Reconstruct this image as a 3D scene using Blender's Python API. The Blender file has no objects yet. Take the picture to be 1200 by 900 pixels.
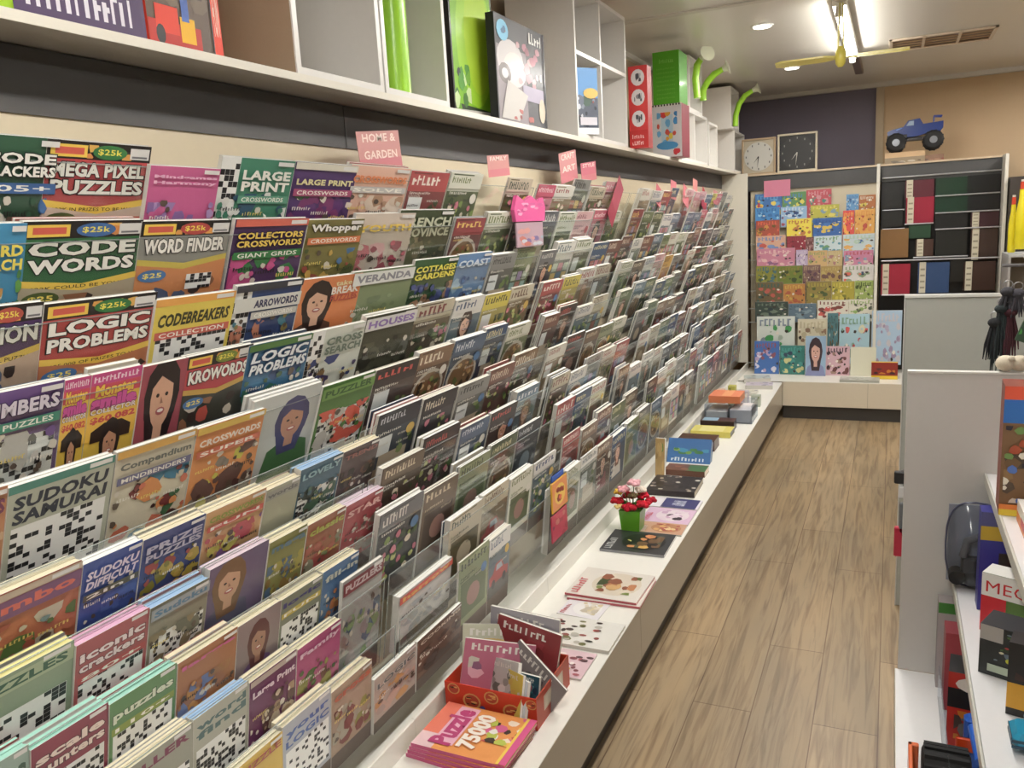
import bpy, math, random
from mathutils import Vector, Matrix
PI = math.pi
# ------------------------------------------------------------------ camera
CAM = Vector((0.0, 0.0, 1.6))
YAW, PITCH, ROLL, FPX = 0.440157, 0.187042, -0.058080, 955.6
cy, sy, cp, sp, cr, sr = (math.cos(YAW), math.sin(YAW), math.cos(PITCH), math.sin(PITCH), math.cos(ROLL), math.sin(ROLL))
FWD = Vector((-sy*cp, cy*cp, -sp)); r0 = Vector((cy, sy, 0)); u0 = r0.cross(FWD)
RGT = r0*cr + u0*sr; UPV = -r0*sr + u0*cr
scene = bpy.context.scene
cd = bpy.data.cameras.new('camera'); cam = bpy.data.objects.new('camera', cd); scene.collection.objects.link(cam)
cd.sensor_width = 36; cd.lens = FPX*36/1200; cd.clip_start = 0.05
mw = Matrix((RGT, UPV, -FWD)).transposed().to_4x4(); mw.translation = CAM; cam.matrix_world = mw
scene.camera = cam
scene.view_settings.view_transform = 'Standard'; scene.view_settings.look = 'None'
scene.view_settings.gamma = 1; scene.view_settings.use_curve_mapping = False
scene.view_settings.exposure = -0.16
w = bpy.data.worlds.new('world'); scene.world = w; w.use_nodes = True
w.node_tree.nodes['Background'].inputs[0].default_value = (.9, .93, 1, 1)
w.node_tree.nodes['Background'].inputs[1].default_value = 0.35
CEIL = 2.64
TUBE_W = 31.0      # watts of each fluorescent tube
DOWN_W = 6.0       # watts of each recessed downlight

def ray(x, y): return RGT*((x-600)/FPX) - UPV*((y-450)/FPX) + FWD
def on_z(x, y, z): r = ray(x, y); return CAM + r*((z-CAM.z)/r.z)
def on_x(x, y, X): r = ray(x, y); return CAM + r*((X-CAM.x)/r.x)
def on_y(x, y, Y): r = ray(x, y); return CAM + r*((Y-CAM.y)/r.y)
def proj(P):
    d = Vector(P)-CAM; return 600+FPX*d.dot(RGT)/d.dot(FWD), 450-FPX*d.dot(UPV)/d.dot(FWD)

# ------------------------------------------------------------------ materials (colour from the 'Col' attribute)
def lin(c):
    if isinstance(c, str):
        c = tuple(int(c[i:i+2], 16)/255 for i in (0, 2, 4))
    return tuple((x/12.92 if x <= .04045 else ((x+.055)/1.055)**2.4) for x in c)
MATS = {}
def mat(name, rough=.5, metal=0., coat=0., spec=.5, bump=0., bscale=200., vary=.06, stripes=False, trans=0., sat=1.):
    if name in MATS: return MATS[name]
    m = bpy.data.materials.new(name); m.use_nodes = True; nt = m.node_tree; N = nt.nodes; L = nt.links
    b = N['Principled BSDF']; a = N.new('ShaderNodeAttribute'); a.attribute_name = 'Col'
    tc = N.new('ShaderNodeTexCoord'); nz = N.new('ShaderNodeTexNoise'); nz.inputs['Scale'].default_value = bscale
    nz.inputs['Detail'].default_value = 3; L.new(tc.outputs['Object'], nz.inputs['Vector'])
    mx = N.new('ShaderNodeMix'); mx.data_type = 'RGBA'; mx.blend_type = 'MULTIPLY'; mx.inputs[0].default_value = 1
    mr = N.new('ShaderNodeMapRange'); mr.inputs['To Min'].default_value = 1-vary; mr.inputs['To Max'].default_value = 1+vary*.4
    src = nz.outputs['Fac']
    if stripes:
        wv = N.new('ShaderNodeTexWave'); wv.bands_direction = 'X'; wv.inputs['Scale'].default_value = 260; wv.inputs['Distortion'].default_value = .6
        L.new(tc.outputs['Object'], wv.inputs['Vector']); src = wv.outputs['Fac']
    L.new(src, mr.inputs['Value'])
    cb = N.new('ShaderNodeCombineColor')
    for i in range(3): L.new(mr.outputs[0], cb.inputs[i])
    hs = N.new('ShaderNodeHueSaturation'); hs.inputs['Saturation'].default_value = sat; L.new(a.outputs['Color'], hs.inputs['Color']); L.new(hs.outputs[0], mx.inputs[6]); L.new(cb.outputs[0], mx.inputs[7]); L.new(mx.outputs[2], b.inputs['Base Color'])
    b.inputs['Roughness'].default_value = rough; b.inputs['Metallic'].default_value = metal
    b.inputs['Coat Weight'].default_value = coat; b.inputs['Coat Roughness'].default_value = .12
    b.inputs['Specular IOR Level'].default_value = spec; b.inputs['Transmission Weight'].default_value = trans
    if bump:
        bp = N.new('ShaderNodeBump'); bp.inputs['Strength'].default_value = bump; bp.inputs['Distance'].default_value = .002
        L.new(nz.outputs['Fac'], bp.inputs['Height']); L.new(bp.outputs[0], b.inputs['Normal'])
    MATS[name] = m; return m
PRINT = mat('printed_gloss_paper', .38, coat=.25, vary=.05, sat=.9)
PAGES = mat('page_edges', .85, vary=.14, stripes=True)
CARD = mat('printed_card', .5, coat=.1, vary=.05)
LAM = mat('white_laminate', .32, bump=.05, bscale=60, vary=.03)
PAINT = mat('wall_paint', .6, bump=.15, bscale=90, vary=.03)
PLAS = mat('plastic', .3, coat=.2, vary=.02)
RUB = mat('rubber', .75, bump=.2, vary=.1)
MET = mat('brushed_metal', .35, metal=.85, vary=.08)
CLOTH = mat('cloth', .95, bump=.5, bscale=300, vary=.25)
def emis(name, col, s):
    m = bpy.data.materials.new(name); m.use_nodes = True; b = m.node_tree.nodes['Principled BSDF']
    b.inputs['Base Color'].default_value = (*col, 1); b.inputs['Emission Color'].default_value = (*col, 1); b.inputs['Emission Strength'].default_value = s
    return m
TUBE_M = emis('fluorescent_tube_glass', (1, .98, .93), 9); DOWN_M = emis('downlight_lens', (1, .97, .9), 8)
def acrylic(name, tint, gl=.1, op=.0):
    m = bpy.data.materials.new(name); m.use_nodes = True; nt = m.node_tree; N = nt.nodes; L = nt.links
    for n in list(N):
        if n.type != 'OUTPUT_MATERIAL': N.remove(n)
    out = [n for n in N if n.type == 'OUTPUT_MATERIAL'][0]
    tr = N.new('ShaderNodeBsdfTransparent'); tr.inputs[0].default_value = (*tint, 1)
    g = N.new('ShaderNodeBsdfGlossy'); g.inputs['Roughness'].default_value = .08; g.inputs[0].default_value = (1, 1, 1, 1)
    fr = N.new('ShaderNodeFresnel'); fr.inputs[0].default_value = 1.49
    ms = N.new('ShaderNodeMath'); ms.operation = 'MULTIPLY_ADD'; ms.inputs[1].default_value = gl; ms.inputs[2].default_value = 0
    df = N.new('ShaderNodeBsdfDiffuse'); df.inputs[0].default_value = (.8, .82, .8, 1)
    m1 = N.new('ShaderNodeMixShader'); m2 = N.new('ShaderNodeMixShader'); m2.inputs[0].default_value = op
    L.new(fr.outputs[0], ms.inputs[0]); L.new(ms.outputs[0], m1.inputs[0]); L.new(tr.outputs[0], m1.inputs[1]); L.new(g.outputs[0], m1.inputs[2])
    L.new(m1.outputs[0], m2.inputs[1]); L.new(df.outputs[0], m2.inputs[2]); L.new(m2.outputs[0], out.inputs[0])
    return m
ACR = acrylic('clear_acrylic', (.975, .985, .98), .14, .006); ACRE = acrylic('acrylic_edge', (.75, .82, .79), .6, .3)
BLIS = acrylic('blister_plastic', (.88, .91, .95), .5, .03)
def floor_mat():
    m = bpy.data.materials.new('vinyl_wood_planks'); m.use_nodes = True; nt = m.node_tree; N = nt.nodes; L = nt.links
    b = N['Principled BSDF']; tc = N.new('ShaderNodeTexCoord'); mp = N.new('ShaderNodeMapping')
    mp.inputs['Rotation'].default_value = (0, 0, PI/2); L.new(tc.outputs['Object'], mp.inputs[0])
    br = N.new('ShaderNodeTexBrick'); br.offset = .37; br.inputs['Scale'].default_value = 1
    br.inputs['Brick Width'].default_value = 1.25; br.inputs['Row Height'].default_value = .19; br.inputs['Mortar Size'].default_value = .0018
    br.inputs['Color1'].default_value = (*lin('a38f70'), 1); br.inputs['Color2'].default_value = (*lin('93806286'[:6]), 1); br.inputs['Mortar'].default_value = (*lin('6b5236'), 1)
    L.new(mp.outputs[0], br.inputs[0])
    g = N.new('ShaderNodeMapping'); g.inputs['Scale'].default_value = (38, 2.4, 1); L.new(tc.outputs['Object'], g.inputs[0])
    n1 = N.new('ShaderNodeTexNoise'); n1.inputs['Scale'].default_value = 1; n1.inputs['Detail'].default_value = 7; n1.inputs['Distortion'].default_value = 1.3; L.new(g.outputs[0], n1.inputs[0])
    g2 = N.new('ShaderNodeMapping'); g2.inputs['Scale'].default_value = (6, 1, 1); L.new(tc.outputs['Object'], g2.inputs[0])
    n2 = N.new('ShaderNodeTexNoise'); n2.inputs['Scale'].default_value = 1.1; n2.inputs['Detail'].default_value = 3; L.new(g2.outputs[0], n2.inputs[0])
    r1 = N.new('ShaderNodeValToRGB'); r1.color_ramp.elements[0].position = .3; r1.color_ramp.elements[0].color = (.42, .35, .29, 1); r1.color_ramp.elements[1].position = .56; r1.color_ramp.elements[1].color = (1, 1, 1, 1)
    L.new(n1.outputs[0], r1.inputs[0])
    r2 = N.new('ShaderNodeValToRGB'); r2.color_ramp.elements[0].position = .35; r2.color_ramp.elements[0].color = (.78, .78, .8, 1); r2.color_ramp.elements[1].position = .65; r2.color_ramp.elements[1].color = (1.06, 1.0, .93, 1)
    L.new(n2.outputs[0], r2.inputs[0])
    a = N.new('ShaderNodeMix'); a.data_type = 'RGBA'; a.blend_type = 'MULTIPLY'; a.inputs[0].default_value = .75; L.new(br.outputs[0], a.inputs[6]); L.new(r1.outputs[0], a.inputs[7])
    c = N.new('ShaderNodeMix'); c.data_type = 'RGBA'; c.blend_type = 'MULTIPLY'; c.inputs[0].default_value = 1; L.new(a.outputs[2], c.inputs[6]); L.new(r2.outputs[0], c.inputs[7])
    L.new(c.outputs[2], b.inputs['Base Color']); b.inputs['Roughness'].default_value = .42
    bp = N.new('ShaderNodeBump'); bp.inputs['Strength'].default_value = .15; bp.inputs['Distance'].default_value = .002; L.new(n1.outputs[0], bp.inputs['Height']); L.new(bp.outputs[0], b.inputs['Normal'])
    return m
FLOORM = floor_mat()

# ------------------------------------------------------------------ mesh builder
C = scene.collection
class MB:
    def __init__(s): s.v = []; s.f = []; s.c = []; s.mi = []; s.ms = []; s.M = None; s.sm = []
    def m_(s, m):
        if m not in s.ms: s.ms.append(m)
        return s.ms.index(m)
    def add(s, vs, fs, col, m, smooth=False):
        o = len(s.v)
        if s.M is not None: vs = [s.M @ Vector(p) for p in vs]
        s.v += [tuple(p) for p in vs]; k = s.m_(m); col = lin(col)
        for f in fs: s.f.append(tuple(i+o for i in f)); s.c.append(col); s.mi.append(k); s.sm.append(smooth)
    def quad(s, a, b, c, d, col, m): s.add([a, b, c, d], [(0, 1, 2, 3)], col, m)
    def box(s, x0, x1, y0, y1, z0, z1, col, m, r=0):
        if x1 < x0: x0, x1 = x1, x0
        if y1 < y0: y0, y1 = y1, y0
        if z1 < z0: z0, z1 = z1, z0
        if r:   # bevelled box: chamfer all edges by cross-section loops
            r = min(r, (x1-x0)/2.1, (y1-y0)/2.1, (z1-z0)/2.1); vs = []
            for z, q in ((z0, r), (z0+r, 0), (z1-r, 0), (z1, r)):
                a, b, c, d = x0+q, x1-q, y0+q, y1-q; t = r if q == 0 else r*.6
                vs += [(a+t, c, z), (b-t, c, z), (b, c+t, z), (b, d-t, z), (b-t, d, z), (a+t, d, z), (a, d-t, z), (a, c+t, z)]
            fs = [tuple(reversed(range(8))), tuple(range(24, 32))]
            for k in range(3):
                for i in range(8): j = (i+1) % 8; fs.append((k*8+i, k*8+j, k*8+8+j, k*8+8+i))
            s.add(vs, fs, col, m); return
        vs = [(x, y, z) for z in (z0, z1) for y in (y0, y1) for x in (x0, x1)]
        s.add(vs, [(0, 2, 3, 1), (4, 5, 7, 6), (0, 1, 5, 4), (2, 6, 7, 3), (0, 4, 6, 2), (1, 3, 7, 5)], col, m)
    def tube(s, pts, rad, col, m, n=10, caps=True):
        pts = [Vector(p) for p in pts]; R = rad if isinstance(rad, (list, tuple)) else [rad]*len(pts)
        vs = []; up = None
        for i, p in enumerate(pts):
            t = (pts[min(i+1, len(pts)-1)]-pts[max(i-1, 0)]).normalized()
            if up is None: up = Vector((0, 0, 1)) if abs(t.z) < .9 else Vector((1, 0, 0))
            a = t.cross(up).normalized(); b = t.cross(a).normalized(); up = -b
            for k in range(n): q = 2*PI*k/n; vs.append(p + (a*math.cos(q)+b*math.sin(q))*R[i])
        fs = []
        for i in range(len(pts)-1):
            for k in range(n): j = (k+1) % n; fs.append((i*n+k, i*n+j, i*n+n+j, i*n+n+k))
        s.add(vs, fs, col, m, True)
        if caps: s.add(vs[:n], [tuple(range(n))], col, m); s.add(vs[-n:], [tuple(reversed(range(n)))], col, m)
    def ell(s, c, r, col, m, n=10, k=7):
        vs = []; fs = []
        for i in range(k+1):
            a = PI*i/k
            for j in range(n):
                b = 2*PI*j/n; vs.append((c[0]+r[0]*math.sin(a)*math.cos(b), c[1]+r[1]*math.sin(a)*math.sin(b), c[2]+r[2]*math.cos(a)))
        for i in range(k):
            for j in range(n): q = (j+1) % n; fs.append((i*n+j, i*n+n+j, i*n+n+q, i*n+q))
        s.add(vs, fs, col, m, True)
    def prism(s, pts, axis, a0, a1, col, m):
        n = len(pts)
        def P(p, a): return {'x': (a, p[0], p[1]), 'y': (p[0], a, p[1]), 'z': (p[0], p[1], a)}[axis]
        vs = [P(p, a0) for p in pts]+[P(p, a1) for p in pts]
        s.add(vs, [tuple(range(n)), tuple(reversed(range(n, 2*n)))]+[(i, (i+1) % n, n+(i+1) % n, n+i) for i in range(n)], col, m)
    def build(s, name, parent=None, loc=None, rot=None, label=None):
        me = bpy.data.meshes.new(name); me.from_pydata(s.v, [], s.f)
        for m in s.ms: me.materials.append(m)
        me.polygons.foreach_set('material_index', s.mi); me.polygons.foreach_set('use_smooth', s.sm)
        at = me.color_attributes.new('Col', 'FLOAT_COLOR', 'CORNER'); buf = []
        for f, c in zip(s.f, s.c): buf += [c[0], c[1], c[2], 1.0]*len(f)
        at.data.foreach_set('color', buf); me.update()
        o = bpy.data.objects.new(name, me); C.objects.link(o)
        if parent: o.parent = parent
        if loc is not None: o.location = loc
        if rot is not None: o.rotation_euler = rot
        if label: o['label'] = label
        return o
def empty(name, loc=(0, 0, 0), rot=(0, 0, 0)):
    o = bpy.data.objects.new(name, None); o.empty_display_size = .05; C.objects.link(o); o.location = loc; o.rotation_euler = rot; return o
def tag(o, label, cat, group=None):
    o['label'] = label; o['category'] = cat
    if group: o['group'] = group
    return o
def struct(o): o['kind'] = 'structure'; return o

# ------------------------------------------------------------------ text glyph cache and painting on a surface
TX = {}
def glyphs(s, bold=.03, shear=0.):
    k = (s, bold, shear)
    if k not in TX:
        cu = bpy.data.curves.new('txt', 'FONT'); cu.body = s; cu.size = 1; cu.offset = bold; cu.shear = shear; cu.resolution_u = 2; cu.space_character = 1.04
        ob = bpy.data.objects.new('txt', cu); me = bpy.data.meshes.new_from_object(ob)
        vs = [(v.co.x, v.co.y) for v in me.vertices]; fs = [tuple(p.vertices) for p in me.polygons]
        bpy.data.objects.remove(ob); bpy.data.curves.remove(cu); bpy.data.meshes.remove(me)
        x0 = min(v[0] for v in vs); x1 = max(v[0] for v in vs); y0 = min(v[1] for v in vs); y1 = max(v[1] for v in vs)
        TX[k] = ([((x-x0)/(x1-x0), (y-y0)/(y1-y0)) for x, y in vs], fs)
    return TX[k]
class Paint:                       # prints flat ink on a rectangle O + u*U + v*V, u and v in 0..1
    def __init__(s, mb, O, U, V, m=None, step=7e-5):
        s.mb = mb; s.O = Vector(O); s.U = Vector(U); s.V = Vector(V); s.N = s.U.cross(s.V).normalized(); s.k = 0; s.m = m or PRINT; s.step = step
    def P(s, u, v): return s.O+s.U*u+s.V*v+s.N*(s.k*s.step)
    def rect(s, u0, v0, u1, v1, col): s.poly([(u0, v0), (u1, v0), (u1, v1), (u0, v1)], col)
    def poly(s, pts, col):
        s.k += 1; s.mb.add([s.P(min(max(u, 0), 1), min(max(v, 0), 1)) for u, v in pts], [tuple(range(len(pts)))], col, s.m)
    def ell(s, cu, cv, ru, rv, col, n=12): s.poly([(cu+ru*math.cos(2*PI*i/n), cv+rv*math.sin(2*PI*i/n)) for i in range(n)], col)
    def text(s, t, u0, v0, u1, v1, col, out=None, bold=.03, shear=0., skew=0.):
        vs, fs = glyphs(t, bold, shear)
        if out:
            s.k += 1; vo, fo = glyphs(t, bold+.035, shear)
            s.mb.add([s.P(u0-.012+(u1-u0+.024)*a, v0-.008+(v1-v0+.016)*b+skew*a) for a, b in vo], fo, out, s.m)
        s.k += 1; s.mb.add([s.P(u0+(u1-u0)*a, v0+(v1-v0)*b+skew*a) for a, b in vs], fs, col, s.m)
    def cells(s, us, v0, v1, n, m_, rng, dark='1c1c20', p=.35, bg='eeeeea'):
        s.rect(us[0], v0, us[1], v1, bg); s.k += 1; du = (us[1]-us[0])/n; dv = (v1-v0)/m_
        for i in range(n):
            for j in range(m_):
                if rng.random() < p:
                    a = us[0]+i*du; b = v0+j*dv
                    s.mb.add([s.P(a, b), s.P(a+du*.94, b), s.P(a+du*.94, b+dv*.94), s.P(a, b+dv*.94)], [(0, 1, 2, 3)], dark, s.m)
    def strokes(s, u0, v0, u1, v1, col, rng, n=7):   # print too small to read
        s.k += 1; d = (u1-u0)/n
        for i in range(n):
            a = u0+i*d; h = v0+(v1-v0)*rng.choice((.7, 1, 1, .85)); wd = d*rng.uniform(.28, .5)
            s.mb.add([s.P(a, v0), s.P(a+wd, v0), s.P(a+wd, h), s.P(a, h)], [(0, 1, 2, 3)], col, s.m)
            if rng.random() < .7:
                q = rng.choice((v0, h-(v1-v0)*.2, (v0+h)/2)); s.mb.add([s.P(a+wd, q), s.P(a+d*.8, q), s.P(a+d*.8, q+(v1-v0)*.2), s.P(a+wd, q+(v1-v0)*.2)], [(0, 1, 2, 3)], col, s.m)
    def face(s, cu, cv, r, skin, hair, top, asp=1.3):
        s.poly([(cu-r*1.9, max(cv-r*3.2, 0)), (cu+r*1.9, max(cv-r*3.2, 0)), (cu+r*1.5, cv-r*1.5), (cu+r*.4, cv-r*1.1), (cu-r*.4, cv-r*1.1), (cu-r*1.5, cv-r*1.5)], top)
        s.ell(cu, cv, r*1.3, r*1.35, hair); s.poly([(cu-r*1.3, cv), (cu-r*.7, cv-r*1.9), (cu+r*.7, cv-r*1.9), (cu+r*1.3, cv)], hair)
        s.rect(cu-r*.32, cv-r*1.5, cu+r*.32, cv-r*.6, skin); s.ell(cu, cv-r*.1, r*.82, r*.98, skin, 16)
        s.poly([(cu-r*.85, cv+r*.2), (cu-r*.2, cv+r*.6), (cu+r*.85, cv+r*.25), (cu+r*.6, cv+r*1.05), (cu-r*.6, cv+r*1.05)], hair)
        s.ell(cu-r*.33, cv, r*.13, r*.07, '2a1c18', 6); s.ell(cu+r*.33, cv, r*.13, r*.07, '2a1c18', 6)
        s.ell(cu, cv-r*.52, r*.34, r*.13, 'a8484a', 10); s.ell(cu, cv-r*.5, r*.24, r*.06, 'ece4dc', 8); s.poly([(cu-r*.06, cv-r*.05), (cu+r*.12, cv-r*.27), (cu-r*.1, cv-r*.27)], '9a6a50')
    def blobs(s, u0, v0, u1, v1, cols, rng, n=8, r=.12):
        for i in range(n):
            cu = rng.uniform(u0, u1); cv = rng.uniform(v0, v1); rr = rng.uniform(.5, 1)*r; q = rng.uniform(0, 6)
            pts = [(min(max(cu+rr*math.cos(a+q)*rng.uniform(.7, 1.2), u0), u1), min(max(cv+rr*.8*math.sin(a+q)*rng.uniform(.7, 1.2), v0), v1)) for a in [2*PI*j/7 for j in range(7)]]
            s.poly(pts, rng.choice(cols))

# ------------------------------------------------------------------ magazines
def art(P, th, rng, pal, hq):
    bg, ti, ac = pal
    n = 1 if hq else 0
    P.rect(0, 0, 1, 1, bg)
    if th == 'face':
        hair = rng.choice(('3a241a', '8a6238', '20181a', '6a3c22')); P.rect(0, 0, 1, .72, ac)
        P.face(rng.uniform(.4, .62), .58, .17, rng.choice(('d6a383', 'c08a68', 'e2b598')), hair, rng.choice(('8a3040', '44607a', 'c9c2b6', '3c4a40')))
        for i in range(3): P.strokes(.05, .35-.12*i, .35, .41-.12*i, 'f0ece0', rng, 5)
    elif th == 'food':
        P.rect(0, 0, 1, .74, ac); P.ell(.5, .38, .46, .32, 'b8b2a4', 18); P.ell(.5, .38, .4, .27, '7a5a34', 14)
        P.blobs(.2, .18, .8, .6, ('a4713a', '6f7a34', '8e4434', 'b9955a', '51602a', 'c4a87a', '3c2c20'), rng, 20, .07)
    elif th == 'room':
        P.rect(0, 0, 1, .74, ac); P.rect(0, 0, 1, .22, '9a8468'); P.rect(.08, .4, .42, .66, 'dfe4e2'); P.rect(.2, .1, .85, .28, 'c9bda8'); P.rect(.2, .26, .85, .4, 'b6a58c')
        P.blobs(.6, .3, .95, .62, ('58703c', '7c9050', '3c4c2c'), rng, 5, .1)
    elif th == 'garden':
        P.rect(0, 0, 1, .74, ac); P.blobs(.02, .05, .98, .66, ('4c6a30', '7f9a48', 'b8c070', 'c86a80', 'e6d8c0', '34482a'), rng, 30, .08)
    elif th == 'craft':
        P.rect(.06, .08, .94, .66, ac)
        cs = rng.sample(('d98a9a', '8fb6b4', 'e0c070', 'b49ac4', 'c9d4c0', 'b86a5c', '6f8fb0'), 4)
        for i in range(3):
            for j in range(3): P.poly([(.1+.28*i, .1+.18*j), (.34+.28*i, .1+.18*j), (.34+.28*i, .25+.18*j), (.1+.28*i, .25+.18*j)], cs[(i*2+j) % 4])
    elif th == 'car':
        P.rect(0, 0, 1, .72, ac); P.rect(0, 0, 1, .2, '5a5854')
        c = rng.choice(('a83030', '2c4a7c', 'c0c4c8', '2f3234', 'c8902c')); P.poly([(.08, .2), (.92, .2), (.95, .34), (.74, .38), (.62, .52), (.34, .52), (.22, .38), (.06, .34)], c)
        P.poly([(.36, .39), (.68, .39), (.6, .49), (.38, .49)], '9fb0bc'); P.ell(.25, .2, .09, .075, '17181a', 10); P.ell(.76, .2, .09, .075, '17181a', 10)
    elif th == 'grid':
        P.cells((.04, .96), .05, .68, 11, 11, rng); P.blobs(.35, .05, .96, .34, (ac, 'c89a78', '3c4a6a'), rng, 4, .16)
    elif th == 'plain':
        P.rect(.08, .1, .92, .64, ac); P.ell(.5, .36, .22, .17, rng.choice(('c7b79c', '7f8f9c', 'a0786c')))
    if th != 'none':
        P.rect(0, .78, 1, 1, bg)
        P.strokes(.07, rng.choice((.82, .84, .86)), rng.choice((.93, .8, .65)), .945, ti, rng, rng.choice((6, 8, 9, 11)))
        for q in range(rng.choice((2, 3, 4))): P.strokes(.06+.5*(q % 2), .66-.06*q, .36+.5*(q % 2), .69-.06*q, rng.choice((ti, 'd8d4c8', '3c3c3c')), rng, 9)
        P.rect(.07, .965, rng.uniform(.4, .8), .982, ac)
        P.strokes(.07, .7, .6, .735, ti if th in ('grid', 'plain') else 'f2eee2', rng, 12)
        if rng.random() < .4: P.ell(.84, .64, .1, .075, rng.choice(('d8b028', 'b83038', '2c6aa0', 'e4e0d4')), 12)
# titles that can be read in the photograph: (cover colour, drawing function)
def R_(s): return random.Random(s)
def codewin(P, bg, strip, lines, tcol='f3f0e6', out='1e2420', win='$25k', leaf='e39a2c', band='e8c22a', bandtxt=None, low=None, seed=1):
    r = R_(seed); P.rect(0, 0, 1, 1, bg); P.rect(0, .87, 1, 1, '26201e')
    P.blobs(.36, .88, .8, .98, (leaf, 'e8b03c', 'd98220'), r, 5, .07)
    P.rect(.03, .885, .36, .975, 'f0c828'); P.rect(.07, .905, .33, .955, 'd6482c')
    P.ell(.58, .93, .17, .055, strip, 16); P.text(win, .46, .905, .7, .955, 'f4e23c', bold=.02)
    P.rect(.78, .89, .98, .975, 'e2e0dc'); P.strokes(.8, .9, .96, .93, '555', r, 9) if False else P.rect(.8, .9, .96, .915, '77767a')
    n = len(lines); top = .86; hh = .26/n if n > 1 else .15
    for i, t in enumerate(lines): P.text(t, .05, top-hh*(i+1)+.01, .95, top-hh*i-.012, tcol, out, bold=.045)
    v = top-hh*n-.03
    P.poly([(0, v), (.5, v-.055), (1, v+.01), (1, v-.045), (.5, v-.11), (0, v-.055)], band)
    if bandtxt: P.text(bandtxt, .08, v-.09, .92, v-.06, '30261c', bold=.01)
    P.poly([(0, 0), (1, 0), (1, v-.04), (.5, v-.11), (0, v-.05)], low or 'c9b8a2'); P.blobs(.02, .05, .98, v-.13, ('8a5a38', 'd0c4b0', '4c5a78', 'c08a5c', '3a2c28', 'b8402c'), r, 16, .12)
    P.ell(.17, v-.15, .15, .055, r.choice(('b8302c', '2c6ca8', '4c5c2c')), 16); P.text(win.replace('k', ''), .07, v-.175, .27, v-.125, 'f0d850', bold=.02)
    if seed % 2: P.cells((.55, .85), max(v-.3, .02), v-.16, 6, 5, r)
def pz(P, bg, title, tcol='f2efe6', out=None, sub=None, subc='c83a3a', grid=True, side=False, strip=None, shear=0., seed=1, pic=None, tv=(.7, .88), top=None):
    r = R_(seed); P.rect(0, 0, 1, 1, bg)
    if grid: P.cells((.05, .95), .06, .62, 14, 13, r)
    if side: P.cells((0, .24), .1, 1, 4, 16, r, p=.3)
    if pic:
        P.blobs(.02, .04, .98, .66, pic, r, 16, .16); P.blobs(.02, .2, .98, .68, tuple(pic)+('d8d0c0', '5c4c40', bg), r, 22, .06)
        for q in range(3): P.strokes(.06+.3*q, .5-.05*q, .34+.3*q, .535-.05*q, r.choice(('ece8dc', 'e8d060', '2c2828')), r, 8)
    if top: P.rect(0, .93, 1, 1, top)
    if strip: P.rect(0, tv[0]-.02, 1, tv[1]+.025, strip)
    L = title if isinstance(title, tuple) else (title,)
    n = len(L); hh = (tv[1]-tv[0])/n; u0 = .28 if side else .05
    for i, t in enumerate(L): P.text(t, u0, tv[1]-hh*(i+1)+.008, .95, tv[1]-hh*i-.008, tcol, out, bold=.04, shear=shear)
    if sub: P.rect(u0-.02, tv[0]-.11, .97, tv[0]-.035, subc); P.text(sub, u0+.03, tv[0]-.095, .9, tv[0]-.05, 'f4f0e4', bold=.02)
    P.rect(.74, .945, .97, .985, 'e4e2de')
def portrait(P, bg, title=None, tcol='f2efe6', hair='2c1c1a', skin='d8a688', top='7a2c50', cu=.5, cv=.66, rr=.2, seed=1, extra=None):
    r = R_(seed); P.rect(0, 0, 1, 1, bg); P.face(cu, cv, rr, skin, hair, top)
    if title: P.text(title, .05, .86, .95, .96, tcol, '2a2a2a', bold=.04)
    if extra:
        for (t, a, b, c, d, col) in extra: P.text(t, a, b, c, d, col, bold=.03)
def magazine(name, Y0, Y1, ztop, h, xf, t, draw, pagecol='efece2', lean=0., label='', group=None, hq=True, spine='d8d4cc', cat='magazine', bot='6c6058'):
    """front cover faces +X; xf is the X of the front cover"""
    wd = Y1-Y0; mb = MB(); e = .0015
    nb = [0, .35, .7, 1]
    # covers: front printed sheet, back sheet and spine wrap
    mb.box(-.0006, 0, 0, wd, 0, h, 'e8e6e0', PRINT); mb.box(-t, -t+.0006, 0, wd, 0, h, 'c9c6c0', PRINT); mb.box(-t, 0, -.0007, 0, 0, h, spine, PRINT)
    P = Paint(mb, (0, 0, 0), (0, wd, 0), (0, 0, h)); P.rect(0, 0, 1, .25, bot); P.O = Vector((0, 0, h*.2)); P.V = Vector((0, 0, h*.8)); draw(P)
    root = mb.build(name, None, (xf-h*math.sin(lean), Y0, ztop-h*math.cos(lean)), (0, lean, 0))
    pg = MB() if hq else mb
    if hq:
        k = 3 if t > .009 else 1; tt = (t-.0014)/k
        for i in range(k):
            pg.box(-t+.0007+tt*i, -t+.0007+tt*(i+1)-(.0006 if k > 1 else 0), .0002, wd-e-.0008*(i % 2), e, h-e-(.0012 if i % 2 else 0), pagecol, PAGES)
        pg.build('pages', root)
    else:
        # far copies keep one mesh
        bpy.data.objects.remove(root); mb.box(-t+.0007, -.0007, .0002, wd-e, e, h-e, pagecol, PAGES)
        root = mb.build(name, None, (xf-h*math.sin(lean), Y0, ztop-h*math.cos(lean)), (0, lean, 0))
    tag(root, label, cat, group); return root

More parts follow.
